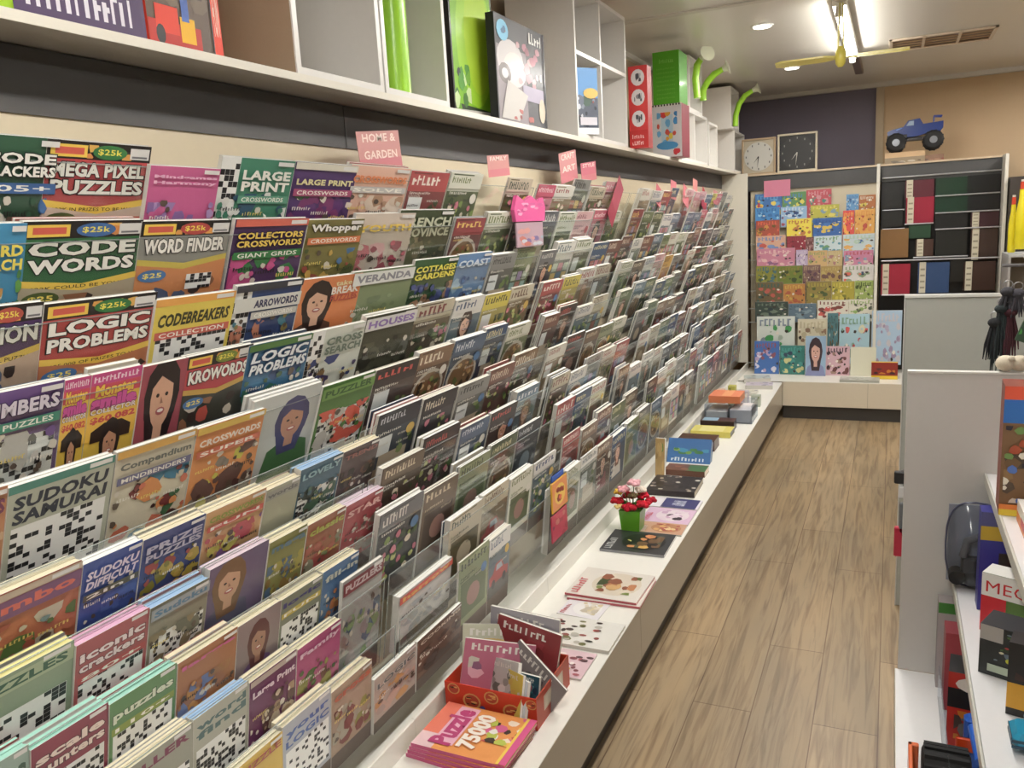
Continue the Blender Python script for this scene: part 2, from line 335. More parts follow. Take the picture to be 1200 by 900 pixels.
# ================================================================== ROOM
YW = 7.95; XL = -1.55; XRW = 4.2; YR = -3.2
b = MB(); b.box(XL-.1, XRW+.1, YR-.1, YW+.1, -.1, 0, 'ffffff', FLOORM); struct(b.build('floor'))
b = MB(); b.box(XL-.1, XRW+.1, YR-.1, YW+.1, CEIL, CEIL+.1, 'd9d5cb', mat('ceiling_board', .28, vary=.02, bump=.03)); struct(b.build('ceiling'))
b = MB(); b.box(XL-.1, XL, YR, YW, 0, CEIL, 'b9a488', mat('gloss_wall_paint', .3, coat=.3)); struct(b.build('wall_left'))
xsp = on_y(1028, 150, YW-.01).x
b = MB(); b.box(XL, XRW, YW, YW+.1, 0, CEIL, 'c9ae8a', PAINT)
b.box(XL, xsp, YW-.004, YW, 1.2, CEIL, '716a78', PAINT); struct(b.build('wall_back'))
b = MB(); b.box(XRW, XRW+.1, YR, YW, 0, CEIL, 'c4ad8c', PAINT); struct(b.build('wall_right'))
b = MB(); b.box(XL, XRW, YR-.1, YR, 0, CEIL, 'cfc6b6', PAINT); struct(b.build('wall_rear'))
b = MB(); b.box(XL, XRW, YW-.05, YW-.005, CEIL-.035, CEIL, 'cfcabf', PAINT); struct(b.build('trim_1'))
b = MB(); b.box(xsp-.012, xsp+.05, YW-.03, YW-.005, 1.9, CEIL-.035, 'bfae92', PAINT); struct(b.build('trim_2'))
b = MB(); b.box(XL, XL+.03, YR, YW-.06, CEIL-.03, CEIL, 'd2cec4', PAINT); struct(b.build('trim_3'))
p = on_z(733, 16, CEIL); q = on_z(785, 3, CEIL)
b = MB(); b.box(XL+.04, XRW, 4.42, 4.47, CEIL-.008, CEIL, 'd2cec4', PAINT); struct(b.build('trim_4'))

# ------------------------------------------------------------------ ceiling lights
def fluoro(x, y0, y1, label, k=1.):
    t = empty('fluorescent_light', (x, (y0+y1)/2, CEIL)); L = (y1-y0)/2
    b = MB(); b.box(-.035, .035, -L, L, -.045, -.001, 'ece9e2', PLAS, .006); b.build('batten', t)
    b = MB()
    for s in (-1, 1): b.box(-.02, .02, s*L-.02*(s > 0), s*L+.02*(s < 0), -.09, -.045, 'dcdad4', PLAS, .004)
    b.build('lamp_holder', t)
    b = MB(); b.tube([(0, -L+.02, -.074), (0, L-.02, -.074)], .014, 'ffffff', TUBE_M, 12); b.build('tube', t)
    ld = bpy.data.lights.new('tube_glow', 'AREA'); ld.shape = 'RECTANGLE'; ld.size = .1; ld.size_y = 2*L; ld.energy = TUBE_W*k; ld.color = (1, .98, .94)
    lo = bpy.data.objects.new('tube_glow', ld); C.objects.link(lo); lo.parent = t; lo.location = (0, 0, -.095)
    l2 = bpy.data.lights.new('tube_upglow', 'AREA'); l2.shape = 'RECTANGLE'; l2.size = .05; l2.size_y = 2*L; l2.energy = TUBE_W*1.1*k; l2.color = (1, .98, .94)
    lo = bpy.data.objects.new('tube_upglow', l2); C.objects.link(lo); lo.parent = t; lo.location = (0, 0, -.055); lo.rotation_euler = (PI, 0, 0)
    tag(t, label, 'light')
fluoro(-.27, 4.65, 6.15, 'bare fluorescent tube on the ceiling beyond the ceiling fan')
for x, y, wd in ((-.27, 2.2, 'overhead nearest the magazine wall'), (-.27, -.6, 'behind the viewer above the aisle'), (1.35, 5.7, 'on the right over the far shelves'), (1.9, 2.2, 'on the right above the toy shelves'), (1.9, -.6, 'on the right behind the viewer')):
    fluoro(x, y, y+1.5, 'bare fluorescent tube '+wd, .4 if x > 1.5 else (1.1 if x < 0 else 1.))
for (px, py, wd) in ((893, 30, 'nearer'), (928, 79, 'farther')):
    q = on_z(px, py, CEIL); t = empty('downlight', (q.x, q.y, CEIL))
    b = MB(); b.tube([(0, 0, -.006), (0, 0, -.0005)], [.058, .064], 'e8e6e0', PLAS, 24); b.build('trim_ring', t)
    b = MB(); b.tube([(0, 0, -.009), (0, 0, -.005)], .047, 'ffffff', DOWN_M, 20); b.build('lens', t)
    ld = bpy.data.lights.new('down_glow', 'AREA'); ld.shape = 'DISK'; ld.size = .09; ld.energy = DOWN_W; ld.color = (1, .95, .87)
    lo = bpy.data.objects.new('down_glow', ld); C.objects.link(lo); lo.parent = t; lo.location = (0, 0, -.012)
    tag(t, wd+' round recessed downlight in the ceiling left of the fan', 'light')
# vent grille
a = on_z(1042, 57, CEIL); c = on_z(1163, 43, CEIL); d = on_z(1163, 32, CEIL); vx0, vx1 = a.x, c.x; vy0, vy1 = on_z(1037, 47, CEIL).y, on_z(1100, 52, CEIL).y
t = empty('ceiling_vent', ((vx0+vx1)/2, (vy0+vy1)/2, CEIL)); hw = (vx1-vx0)/2; hh = max((vy1-vy0)/2, .1)
b = MB()
for s in (-1, 1):
    b.box(-hw, hw, s*hh-.022*(s > 0), s*hh+.022*(s < 0), -.014, -.001, 'd8c8b4', PLAS, .003); b.box(s*hw-.022*(s > 0), s*hw+.022*(s < 0), -hh, hh, -.014, -.001, 'd8c8b4', PLAS, .003)
for x in (-hw/3, hw/3): b.box(x-.008, x+.008, -hh, hh, -.013, -.001, 'd8c8b4', PLAS)
b.build('frame', t)
b = MB(); b.box(-hw+.01, hw-.01, -hh+.01, hh-.01, -.003, -.0008, '6a4c34', PLAS); b.build('backing', t)
for i in range(5):
    b = MB(); y = -hh+.04+i*(2*hh-.07)/4; b.box(-hw+.02, hw-.02, y-.014, y+.006, -.011, -.008, 'a88a6a', PLAS); b.build('louvre', t)
tag(t, 'long pale framed air vent with brown louvres in the ceiling', 'vent')
# fan
FY = 4.45; fc = on_y(985, 67, FY); t = empty('ceiling_fan', fc); lz = fc.z
b = MB(); b.tube([(0, 0, CEIL-lz-.002), (0, 0, CEIL-lz-.05), (0, 0, CEIL-lz-.07)], [.05, .045, .012], 'b0a69a', PLAS, 16); b.build('ceiling_cup', t)
b = MB()
for s in (-1, 1): b.tube([(s*.006, 0, CEIL-lz-.05), (s*.012, 0, .04)], .004, 'd8d08c', MET, 8)
b.build('down_rod', t)
b = MB(); b.tube([(0, 0, .05), (0, 0, .03), (0, 0, .0), (0, 0, -.03), (0, 0, -.045)], [.01, .022, .026, .022, .01], 'd8cc5c', PLAS, 18); b.build('motor', t)
for s, ang in ((-1, .02), (1, -.03)):
    b = MB(); x0, x1 = .025*s, .30*s
    pts = [(x0, -.01), (x0+s*.05, -.022), (x1-s*.03, -.024), (x1, -.014), (x1, .014), (x1-s*.03, .021), (x0+s*.05, .018), (x0, .008)]
    if s < 0: pts.reverse()
    n = len(pts); vs = [(x, y, .004+.012*(y/.03)*s) for x, y in pts]+[(x, y, -.004+.012*(y/.03)*s) for x, y in pts]
    b.add(vs, [tuple(range(n)), tuple(reversed(range(n, 2*n)))]+[((i+1) % n, i, n+i, n+(i+1) % n) for i in range(n)], 'dccf74', PLAS); b.build('blade', t)
tag(t, 'small cream yellow ceiling fan hanging on a rod below the light', 'fan')
q = on_z(1009, 68, CEIL); q2 = on_z(1016, 93, CEIL)
b = MB(); b.box(-.03, .03, -.4, .4, -.03, 0, '8c7a6e', PLAS, .004); b.box(-.022, .022, -.37, .37, -.034, -.03, '6c5c50', PLAS)
tag(b.build('ceiling_batten', None, (-.262, 6.68, CEIL-.001)), 'short brown unlit fitting on the ceiling past the tube', 'fitting')

# ================================================================== LEFT MAGAZINE WALL
SH = 1.943       # underside of the display shelf
XF = -1.181      # its front edge
THR = [math.radians(a) for a in (22, 22, 22, 22, 22, 20, 17, 13.5, 10, 7)]     # the pockets and the magazines in them lean forward
def XR(r): return (-1.198, -1.198, -1.198, -1.198, -1.197, -1.19, -1.18, -1.165, -1.148, -1.13)[r]
def ZF(r): return ZT(r)-.2812*math.cos(THR[r])
def ZT(r): return 1.78-.125*r
YE = 7.12
t = empty('magazine_rack', (-1.306, 3.8, .3))
b = MB(); b.box(-.15, -.004, -4.6, 3.31, -.3, 1.64, 'd8cbb0', LAM); b.build('back_board', t)
b = MB(); b.box(-.1, .0, -4.6, 3.31, 1.533, 1.641, '444343', mat('dark_grey_board', .45, bump=.05)); b.build('fascia', t)
b = MB(); b.box(.002-.002, .0015, -1.96, -1.956, 1.534, 1.640, '3a3938', LAM); b.build('joint_strip', t)
tag(t, 'tall wall rack of clear tiered pockets holding the magazines', 'rack')
segs = [(.35, 1.62), (1.64, 2.86), (2.88, 4.1), (4.12, 5.34), (5.36, 7.08)]
for (a, c) in segs:
    for r in range(10):
        bb = MB(); hp = .2812-.036
        bb.M = Matrix.Translation((XR(r)+1.306-.2812*math.sin(THR[r]), 0, ZF(r)-.3)) @ Matrix.Rotation(THR[r], 4, 'Y')
        bb.box(.0008, .0018, a-3.8, c-3.8, -.002, hp, 'ffffff', ACR)
        bb.box(.0006, .0022, a-3.8, c-3.8, hp-.0005, hp+.0012, 'ffffff', ACRE)
        for yy in (a, c-.002): bb.box(.0006, .002, yy-3.8, yy+.002-3.8, 0, hp, 'ffffff', ACRE)
        bb.box(-.040, .0008, a-3.8, c-3.8, -.0025, -.0005, 'ffffff', ACR)
        bb.build('acrylic_pocket', t)
# canopy shelf
t = empty('display_shelf', (XF, 3.8, SH))
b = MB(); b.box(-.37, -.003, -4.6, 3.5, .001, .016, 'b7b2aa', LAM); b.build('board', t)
b = MB(); b.box(-.003, .0, -4.6, 3.5, 0, .017, 'e2ddd0', LAM); b.build('edge_strip', t)
tag(t, 'long white shelf above the magazine wall carrying boxes and cubes', 'shelf')
# end panel
b = MB(); b.box(-.44, 0, 0, .03, 0, SH-.361, 'dcd7ca', LAM, .002)
tag(b.build('end_panel', None, (-1.101, YE, .36)), 'white upright panel closing the far end of the magazine wall', 'panel')
# base plinth units
ZB = .296; XO = -.757
sY = [.05, 1.62, on_z(751, 711, ZB).y, on_z(873, 519, ZB).y, 6.60]
names = ['nearest', 'second', 'third', 'farthest']
for i in range(4):
    y0, y1 = sY[i], sY[i+1]; t = empty('plinth_unit', (XO, y0, 0)); L = y1-y0
    b = MB(); b.box(-.012, 0, .001, L-.001, .10, ZB-.003, 'b4ac9c', LAM, .001); b.build('front_panel', t)  # shade of the upright face put into its colour; laminate itself is off-white
    b = MB(); b.box(-.545, 0, 0, L, ZB-.003, ZB, 'e8e6de', LAM)
    if i == 3: b.box(-.545, -.344, L, L+.52, ZB-.003, ZB, 'e8e6de', LAM)
    b.build('top', t)
    b = MB(); b.box(-.355, -.343, 0, L+(.55 if i == 3 else 0), ZB, .359, 'e4e1d8', LAM, .002); b.build('back_lip', t)
    b = MB(); b.box(-.05, -.035, 0, L, 0, .10, '4a4036', LAM); b.build('kick_board', t)
    tag(t, names[i]+' low white plinth unit under the magazine wall, closest to the viewer first' if False else names[i]+' white plinth unit along the foot of the magazine wall', 'plinth')

# ------------------------------------------------------------------ magazines in the rack
ORD = ['zeroth', 'first', 'second', 'third', 'fourth', 'fifth', 'sixth', 'seventh', 'eighth', 'ninth', 'tenth', 'eleventh', 'twelfth', 'thirteenth', 'fourteenth', 'fifteenth', 'sixteenth', 'seventeenth', 'eighteenth', 'nineteenth', 'twentieth']
ORD += ['twenty-'+o for o in ORD[1:10]]+['thirtieth']+['thirty-'+o for o in ORD[1:10]]+['fortieth']+['forty-'+o for o in ORD[1:10]]
G = 'magazines in the wall rack'
def D(f, *a, **k): return lambda P: f(P, *a, **k)
def pics(*c): return c
def kids(P, seed=1):
    r = R_(seed); P.rect(0, 0, 1, 1, 'e8c21c'); P.rect(0, .9, 1, 1, 'c8287c'); P.strokes(.05, .925, .95, .975, 'f4d8e4', r, 12)
    P.rect(0, .8, 1, .9, 'd02c48'); P.text('Monster', .1, .8, .92, .9, 'f0c81c', 'b01c3c', bold=.05); P.text('smile', .04, .69, .96, .81, 'd840a0', '8c1c60', bold=.06)
    P.text('COLLECTOR', .05, .65, .96, .695, 'f0e8e0', '7c2840', bold=.03); P.rect(0, .42, 1, .65, 'e9b81c'); P.text('$60,082', .06, .56, .96, .63, 'c82c28', bold=.05)
    P.poly([(.1, .4), (.1, .5), (.35, .56), (.7, .56), (.9, .5), (.9, .4)], '2c1c18'); P.face(.5, .38, .16, 'c08a68', '20181a', 'e0b020')
HAND = {
 0: [((-28, 158), (72, 161), D(pz, '2f5a40', ('CODE', 'CRACKERS'), tv=(.72, .9), out='16241c', pic=('3a6ea8', 'd8d4c8', '2c4a34'), grid=False, seed=3, sub='105+', subc='2c5c98'), 'dark green code crackers puzzle magazine', None),
     ((56, 165), (178, 170), D(codewin, 'c02c30', '2f7a3c', ['MEGA PIXEL', 'PUZZLES'], bandtxt='$22K IN PRIZES TO BE WON', win='$25k', low='c9b2a0'), 'red mega pixel puzzles magazine', 'ztall'),
     ((177, 196), (259, 196), D(pz, 'c8508c', ('Mindgames', 'Harmony'), tcol='ecb8d4', grid=False, strip=None, tv=(.82, .93), sub=None, pic=('9c7cb4', 'b494c8', '8c68a8')), 'bright pink puzzle magazine', None),
     ((261, 182), (347, 190), D(pz, '3c8468', ('LARGE', 'PRINT'), side=True, tv=(.68, .9), sub='CROSSWORDS', subc='5a9c80', grid=False, pic=('3c8468', 'e4e4de', '2c5470'), seed=5), 'green large print crossword magazine', None),
     ((347, 190), (420, 194), D(pz, '4c2c68', 'LARGE PRINT', top='dcd6c4', tv=(.76, .84), tcol='e4dc9c', sub='CROSSWORDS', subc='a83c6c', grid=False, pic=('7c2c68', '3c5c3c', '5c2c70'), seed=6), 'purple large print puzzle magazine with white top', None),
     ((413, 194), (482, 197), D(pz, 'e4b49c', 'CROSSWORDS', tcol='e07c34', tv=(.8, .9), sub='SOLVE', subc='c8c4c0', grid=False, pic=('dcc8b4', 'e8d8c8', 'c89c7c', 'b48c6c'), seed=7), 'peach coloured home magazine', None)],
 1: [((-45, 262), (33, 262), D(pz, '2c8cb8', ('WORD', 'SEARCH'), tcol='ecd83c', tv=(.66, .86), grid=False, pic=('3c7c3c', '5c9c3c', 'c88c3c')), 'sky blue puzzle magazine with yellow title', None),
     ((27, 258), (169, 259), D(codewin, '2c6c3c', '2c62a0', ['CODE', 'WORDS'], bandtxt='$22K COULD BE YOURS', low='a89c84', seed=2), 'green code words magazine', None),
     ((166, 258), (272, 259), D(codewin, '8c8c84', 'b8302c', ['WORD FINDER'], tcol='f2efe6', out='2a2420', low='c87c3c', band='c8b43c', seed=3), 'word finder magazine with white title', None),
     ((276, 255), (362, 257), D(pz, '4c2c5c', ('COLLECTORS', 'CROSSWORDS'), tcol='ecc83c', out='241830', tv=(.72, .88), top='d8583c', grid=False, pic=('b82c78', 'c83c84', '2c7c3c', 'd8d0c8'), sub='GIANT GRIDS', subc='2c7c3c', seed=8), 'purple and green collectors crosswords magazine', None),
     ((362, 257), (428, 257), D(pz, '7c7438', 'Whopper', tcol='f0ece4', out='2a2820', tv=(.84, .96), sub='CROSSWORDS', subc='d8702c', grid=False, pic=('8c7c2c', 'c8a03c', '4c5c2c', '3c6c9c', '943c2c'), seed=9), 'olive and orange whopper crossword magazine', None),
     ((418, 250), (488, 250), D(pz, 'd8c8b8', 'YOUTH', tcol='e8c42c', tv=(.78, .88), grid=False, pic=('c85c6c', 'e8b0b4', 'a8304c', 'd8ccc0', '6c4c3c'), seed=10), 'pink floral magazine with yellow title', None),
     ((470, 246), (534, 246), D(pz, '3c4a2c', ('FRENCH', 'PROVINCE'), tcol='c8ccb0', tv=(.66, .92), grid=False, pic=('4c5c38', '2c3424', '6c6c48', '8c8060'), seed=11), 'dark green garden magazine', None)],
 2: [((-50, 360), (53, 357), D(codewin, '4c2c64', 'b8402c', ['FUSION'], bandtxt='COLOSSAL PUZZLES', low='c0a48c', seed=4), 'purple fusion puzzle magazine', None),
     ((51, 352), (186, 346), D(codewin, 'b4302c', '2c7c3c', ['LOGIC', 'PROBLEMS'], bandtxt='$25,000 OF PRIZES TO WIN', low='b86c3c', seed=5), 'red logic problems magazine', None),
     ((183, 348), (278, 344), D(pz, 'e0c83c', 'CODEBREAKERS', tcol='3c3c24', tv=(.72, .86), top='e8a02c', sub='COLLECTION', subc='c8503c', side=False, seed=12, shear=.2), 'yellow codebreakers magazine', None),
     ((277, 333), (356, 328), D(pz, '2c4478', 'ARROWORDS', tcol='2c2c54', strip='dcdcd4', side=True, tv=(.74, .84), top='3c3c44', grid=False, pic=('2c4478', '3c7c8c', '8c7c3c', 'c87c5c', '2c3c6c'), sub='CROSSWORDS', subc='cccac2', seed=13), 'navy and white crossword magazine', None),
     ((355, 328), (426, 320), D(portrait, 'd8782c', hair='2c1c18', skin='dcac8c', top='5c3c2c', cu=.3, cv=.72, rr=.19, extra=[('take a', .55, .88, .95, .94, 'e8d8a0'), ('BREAK', .5, .78, .97, .87, 'f0e8dc'), ('PUZZLES', .5, .69, .97, .77, 'b83c2c')]), 'orange puzzle magazine with a smiling woman', None),
     ((415, 318), (487, 312), D(pz, '7c8c64', 'VERANDA', tcol='8c8c94', tv=(.85, .96), strip='e4e6e0', grid=False, pic=('8c9c74', '6c7c58', '94a080'), seed=14), 'pale green veranda magazine', None),
     ((487, 304), (539, 301), D(pz, '2c5c30', ('COTTAGES', 'GARDENS'), tcol='ece034', tv=(.72, .92), grid=False, pic=('2c5c30', '3c4c8c', 'a87c5c', '24482c'), seed=15), 'green magazine with yellow two line title', None),
     ((538, 297), (578, 296), D(pz, '5c8cc0', 'COAST', tcol='dce8f4', tv=(.8, .92), grid=False, pic=('4c7cb8', '9cc0dc', '3c5c94'), seed=16), 'light blue coastal magazine', None)],
 3: [((-45, 468), (77, 446), D(pz, '6c4c8c', 'NUMBERS', tcol='dcd4e0', tv=(.8, .93), out='3c2454', sub='TOP PUZZLES', subc='3c8c74', grid=True, pic=('c8c4bc', '6c6c64'), seed=17), 'purple number puzzle magazine', None),
     ((76, 446), (108, 440), D(kids, 2), 'narrow end of a yellow and pink prize magazine', None),
     ((108, 440), (168, 427), D(kids, 3), 'yellow and pink prize magazine', None),
     ((168, 429), (222, 420), D(portrait, '9c3c4c', hair='241a1c', skin='d8a484', top='8c3444', cu=.5, cv=.7, rr=.3), 'magazine with a dark haired smiling woman', None),
     ((220, 416), (298, 405), D(codewin, 'b8303c', '7c8c2c', ['KROWORDS'], low='3c3c34', seed=6, band='c8a03c'), 'red crossword magazine with white slanted title', None),
     ((292, 404), (367, 391), D(pz, '2c6c94', ('LOGIC', 'PROBLEMS'), tv=(.66, .92), top='4c7c3c', grid=False, tcol='e4eaec', out='2c3c6c', pic=('2c6c54', '3c5c3c', '2c4c7c'), seed=18, shear=.15), 'blue logic problems magazine', None),
     ((366, 389), (430, 377), D(pz, 'd4d8cc', ('CROSS', 'SEARCH'), tcol='6c7c6c', tv=(.68, .9), side=True, grid=False, pic=('2c3c7c', '3c2c5c', '8c6c3c'), seed=19), 'white word search magazine', None),
     ((430, 371), (490, 361), D(pz, '4c4c3c', 'HOUSES', tcol='8c6cb4', tv=(.84, .95), strip='dcdcd8', grid=False, pic=('3c3c2c', '5c5c48', '74746c', '2c2c24'), seed=20), 'house magazine with violet title', None)],
 4: [((-60, 590), (10, 568), D(pz, 'c8885c', 'CROSS', tcol='7c3c5c', tv=(.78, .92), grid=False, pic=('c8785c', 'a83c3c', 'd8b48c'), seed=21), 'orange covered crossword magazine', None),
     ((9, 566), (137, 538), D(pz, 'b4b8a4', ('SUDOKU', 'SAMURAI'), tcol='2c3440', tv=(.64, .9), top='4c8c7c', grid=True, seed=22, shear=.1), 'grey green sudoku samurai magazine', None),
     ((137, 530), (231, 502), D(pz, 'd4ccb4', 'Compendium', tcol='6c7068', tv=(.78, .88), top='d8a43c', sub='MINDBENDERS', subc='6c6c8c', grid=False, pic=('c8603c', '7c2c2c', '2c7c9c', '3c6c44', 'd8883c', '3c1c1c'), seed=23), 'cream compendium magazine with colourful picture', None),
     ((231, 500), (312, 481), D(pz, 'd8883c', 'CROSSWORDS', tcol='e8e0d4', tv=(.78, .87), top='d8b43c', sub='SUPER', subc='c8603c', grid=False, pic=('b8aca4', '6c4c44', '8c8478', 'c8c43c', '4c2c2c'), seed=24), 'orange crosswords magazine', None),
     ((298, 466), (379, 452), D(portrait, 'c4c8c4', hair='3c3c6c', skin='b88468', top='3c6c3c', cu=.62, cv=.66, rr=.2, seed=3), 'pale crossword magazine with a bearded face', None),
     ((379, 452), (441, 436), D(pz, '4c7c34', 'PUZZLER', tcol='2c5c24', tv=(.84, .94), strip='6c9c44', grid=True, seed=25, pic=('d84c2c', 'c8c4bc')), 'green puzzler magazine with red edge', None)],
 5: [((-60, 718), (97, 660), D(pz, 'b8643c', 'Jumbo', tcol='d8583c', tv=(.76, .9), strip='7c4c74', top='c8b49c', grid=False, pic=('c8743c', 'a8482c', '6c8c8c', 'c8c0a8', '5c7c3c'), seed=26), 'orange and plum puzzle book', 'small'),
     ((97, 661), (168, 633), D(pz, '2c4c9c', ('SUDOKU', 'DIFFICULT'), tcol='e4d8e8', tv=(.68, .9), sub='2in1', subc='5c5c44', grid=False, pic=('2c4c9c', '3c5ca8'), seed=27, shear=.2), 'blue sudoku puzzle book with thick white pages', 'white'),
     ((168, 632), (242, 603), D(pz, '3c4c84', ('PRIZE', 'PUZZLES'), tcol='b4b4c8', tv=(.7, .9), grid=False, pic=('b8a02c', 'a8402c', '8c8424', 'c8a83c'), seed=28), 'navy and gold prize puzzles book', 'small'),
     ((242, 602), (313, 571), D(pz, 'd0a06c', 'CROSSWORDS', tcol='8ca43c', tv=(.84, .93), grid=False, sub='FUN', subc='c84c3c', pic=('c87c4c', 'b83c4c', '8c5c9c', 'd8cc5c'), seed=29), 'yellow and red crosswords book', 'small'),
     ((313, 576), (353, 556), D(pz, 'a8a890', 'words', tcol='6c6c6c', tv=(.84, .93), strip='9c9c90', grid=False, seed=30), 'plain khaki puzzle book', 'small'),
     ((353, 552), (403, 529), D(pz, '3c6478', 'LOVELY', tcol='8cb4bc', tv=(.82, .93), grid=True, seed=31, pic=('4c6c54', '2c3c3c')), 'slate blue word puzzle book', 'blue'),
     ((403, 530), (446, 512), D(pz, '5c4c4c', 'TREND', tcol='9c5c54', tv=(.84, .93), grid=False, pic=('5c5448', '3c3c34', '7c5c4c'), seed=32), 'brown covered puzzle book', 'small')],
 6: [((-70, 822), (89, 757), D(pz, '8ca084', 'PUZZLES', tcol='2c5c44', tv=(.84, .94), strip='a8b894', grid=True, seed=33), 'pale green puzzles book with crossword grid', 'yellow'),
     ((89, 757), (176, 712), D(pz, 'a8484c', ('iconic', 'crackers'), tcol='ecdcdc', out='6c2430', tv=(.66, .88), sub='80+', subc='b8383c', grid=True, seed=34), 'red crackers puzzle book with pink pages', 'pink'),
     ((176, 712), (246, 678), D(pz, '8c8874', 'Sudoku', tcol='4c7c9c', tv=(.86, .95), strip='9ca4a8', grid=True, seed=35, pic=('8c7c5c', '6c6c5c')), 'grey green puzzle book with blue pages', 'blue'),
     ((246, 668), (316, 632), D(portrait, '6c5c7c', hair='7c5c3c', skin='c89c7c', top='5c5c74', cu=.35, cv=.72, rr=.22, seed=4), 'mauve puzzle book with a face', 'lilac'),
     ((316, 636), (361, 614), D(pz, '8c8c4c', 'mega', tcol='5c7c8c', tv=(.8, .92), grid=False, pic=('a89c3c', '4c6c8c', '8c6c2c'), seed=36), 'olive and yellow puzzle book', 'small'),
     ((361, 615), (406, 593), D(pz, '9c5c3c', 'classic', tcol='a8b43c', tv=(.8, .92), grid=False, pic=('a83c3c', '8c8c74', 'a84c3c', '6c7c4c'), seed=37), 'red and lime puzzle book', 'small'),
     ((406, 594), (450, 570), D(pz, 'a83c44', 'STAR', tcol='d8a49c', tv=(.78, .9), grid=False, pic=('a83c44', 'b8545c', '8c7c6c'), seed=38), 'rose red puzzle book', 'lilac')],
 7: [((-40, 912), (35, 876), D(pz, '9cb4a8', 'cross', tcol='3c5c4c', grid=True, seed=39), 'mint edged puzzle book', 'mint'),
     ((35, 876), (128, 826), D(pz, '8c2c44', ('scale', 'hunters'), tcol='ecd8cc', out='4c1424', tv=(.68, .9), grid=True, seed=40), 'dark red hunters puzzle book', 'mint'),
     ((128, 824), (208, 778), D(pz, '5c8c54', 'puzzles', tcol='dce4cc', out='2c4c2c', tv=(.74, .88), sub='110+', subc='8c9c3c', grid=True, seed=41), 'green puzzles book', 'mint'),
     ((208, 777), (279, 735), D(pz, 'a86c3c', 'large', tcol='c84c8c', tv=(.86, .94), grid=False, pic=('8c84a0', 'c88c3c', '6c7ca8', 'a8743c'), seed=42), 'orange photo covered puzzle book', 'small'),
     ((279, 736), (330, 702), D(portrait, '8c7c7c', hair='5c2c2c', skin='a87c64', top='6c4c7c', cu=.5, cv=.66, rr=.2, seed=6), 'lilac puzzle book with a woman', 'small'),
     ((330, 704), (379, 672), D(pz, '7c8470', 'logic', tcol='3c3c7c', tv=(.82, .93), grid=True, seed=43, sub='FUN', subc='c8b43c'), 'grey logic puzzle book', 'small'),
     ((379, 674), (421, 642), D(pz, '4c74a0', 'fill-in', tcol='c8c8b8', tv=(.82, .92), grid=False, pic=('5c84ac', '3c5c8c', 'c87c3c'), seed=44), 'blue fill in puzzle book', 'small')],
 8: [((134, 918), (226, 842), D(pz, '9c9c8c', 'KILLER', tcol='7c2c4c', tv=(.84, .94), grid=True, seed=45), 'grey killer puzzle book', 'small'),
     ((226, 842), (292, 799), D(pz, 'b0b0a0', ('word', 'find'), tcol='4c6c6c', tv=(.72, .92), grid=True, seed=46), 'white grid covered puzzle book with blue pages', 'blue'),
     ((292, 799), (348, 762), D(pz, '6c2c5c', 'Large Print', tcol='e0d0d8', tv=(.74, .86), top='b8a89c', grid=False, pic=('a88c6c', 'c8b89c', '5c3c3c'), seed=47), 'plum large print puzzle book', 'small'),
     ((348, 762), (400, 725), D(pz, 'a83c74', 'Family', tcol='d8bcc8', tv=(.82, .92), grid=False, pic=('4c6c2c', '6c3c2c', '8c8c3c', 'a83c74'), seed=48), 'magenta family puzzle book', 'small'),
     ((402, 686), (449, 648), D(pz, 'a8a8a4', 'PUZZLERS', tcol='c8bcbc', strip='7c2c34', tv=(.86, .95), grid=False, pic=('7c9c5c', '3c5c7c', '9c8c8c', 'b8a8a8'), seed=49), 'white puzzle magazine with a red band', 'ztall')],
 9: [((270, 908), (331, 856), D(pz, 'd8b43c', 'PUZZLE', tcol='a83c2c', tv=(.84, .94), grid=False, pic=('d8b43c', 'c8503c', 'd8c47c'), seed=50), 'yellow and red puzzle book with cream pages', 'small'),
     ((331, 852), (388, 806), D(pz, 'b0b4bc', ('your', 'LOGIC'), tcol='3c5ca0', tv=(.66, .88), grid=True, seed=51), 'pale blue quick logic puzzle book', 'small'),
     ((388, 812), (436, 772), D(pz, 'a89078', 'cross', tcol='b8542c', tv=(.8, .9), grid=False, pic=('7c3c34', '8c8c3c', '6c5c4c', 'a8a08c'), seed=52), 'tan and maroon puzzle book', 'small'),
     ((438, 793), (488, 757), D(pz, 'b8a89c', 'LOGIC', tcol='5c6868', tv=(.72, .86), out='dcd8d0', grid=False, pic=('c89454', 'c8a494', 'b49c94'), seed=53), 'beige logic magazine with an orange picture', None),
     ((489, 752), (541, 706), D(pz, '6c4c3c', 'COOKING', tcol='d8c4b0', tv=(.84, .94), grid=False, pic=('7c5c48', '4c3428', '5c4c44'), seed=54), 'brown magazine with thick white pages', None)],
}
PAGC = {'white': 'f2f2f0', 'blue': 'a4c4e4', 'pink': 'e4b4d0', 'mint': 'a8dccc', 'yellow': 'ece4a0', 'lilac': 'e0ccd8', 'small': 'e9dfc2', None: 'f0efe8', 'ztall': 'ece8e0'}
EXTRA8 = [((468, 700), (530, 652), D(pz, 'd4d0cc', 'harrow', tcol='e8b040', strip='d8402c', tv=(.84, .95), grid=False, pic=('c4c4c4', 'aeb0b4', 'd0ccc8'), seed=55), 'white magazine with bright red title band', None)]
rngm = random.Random(11)
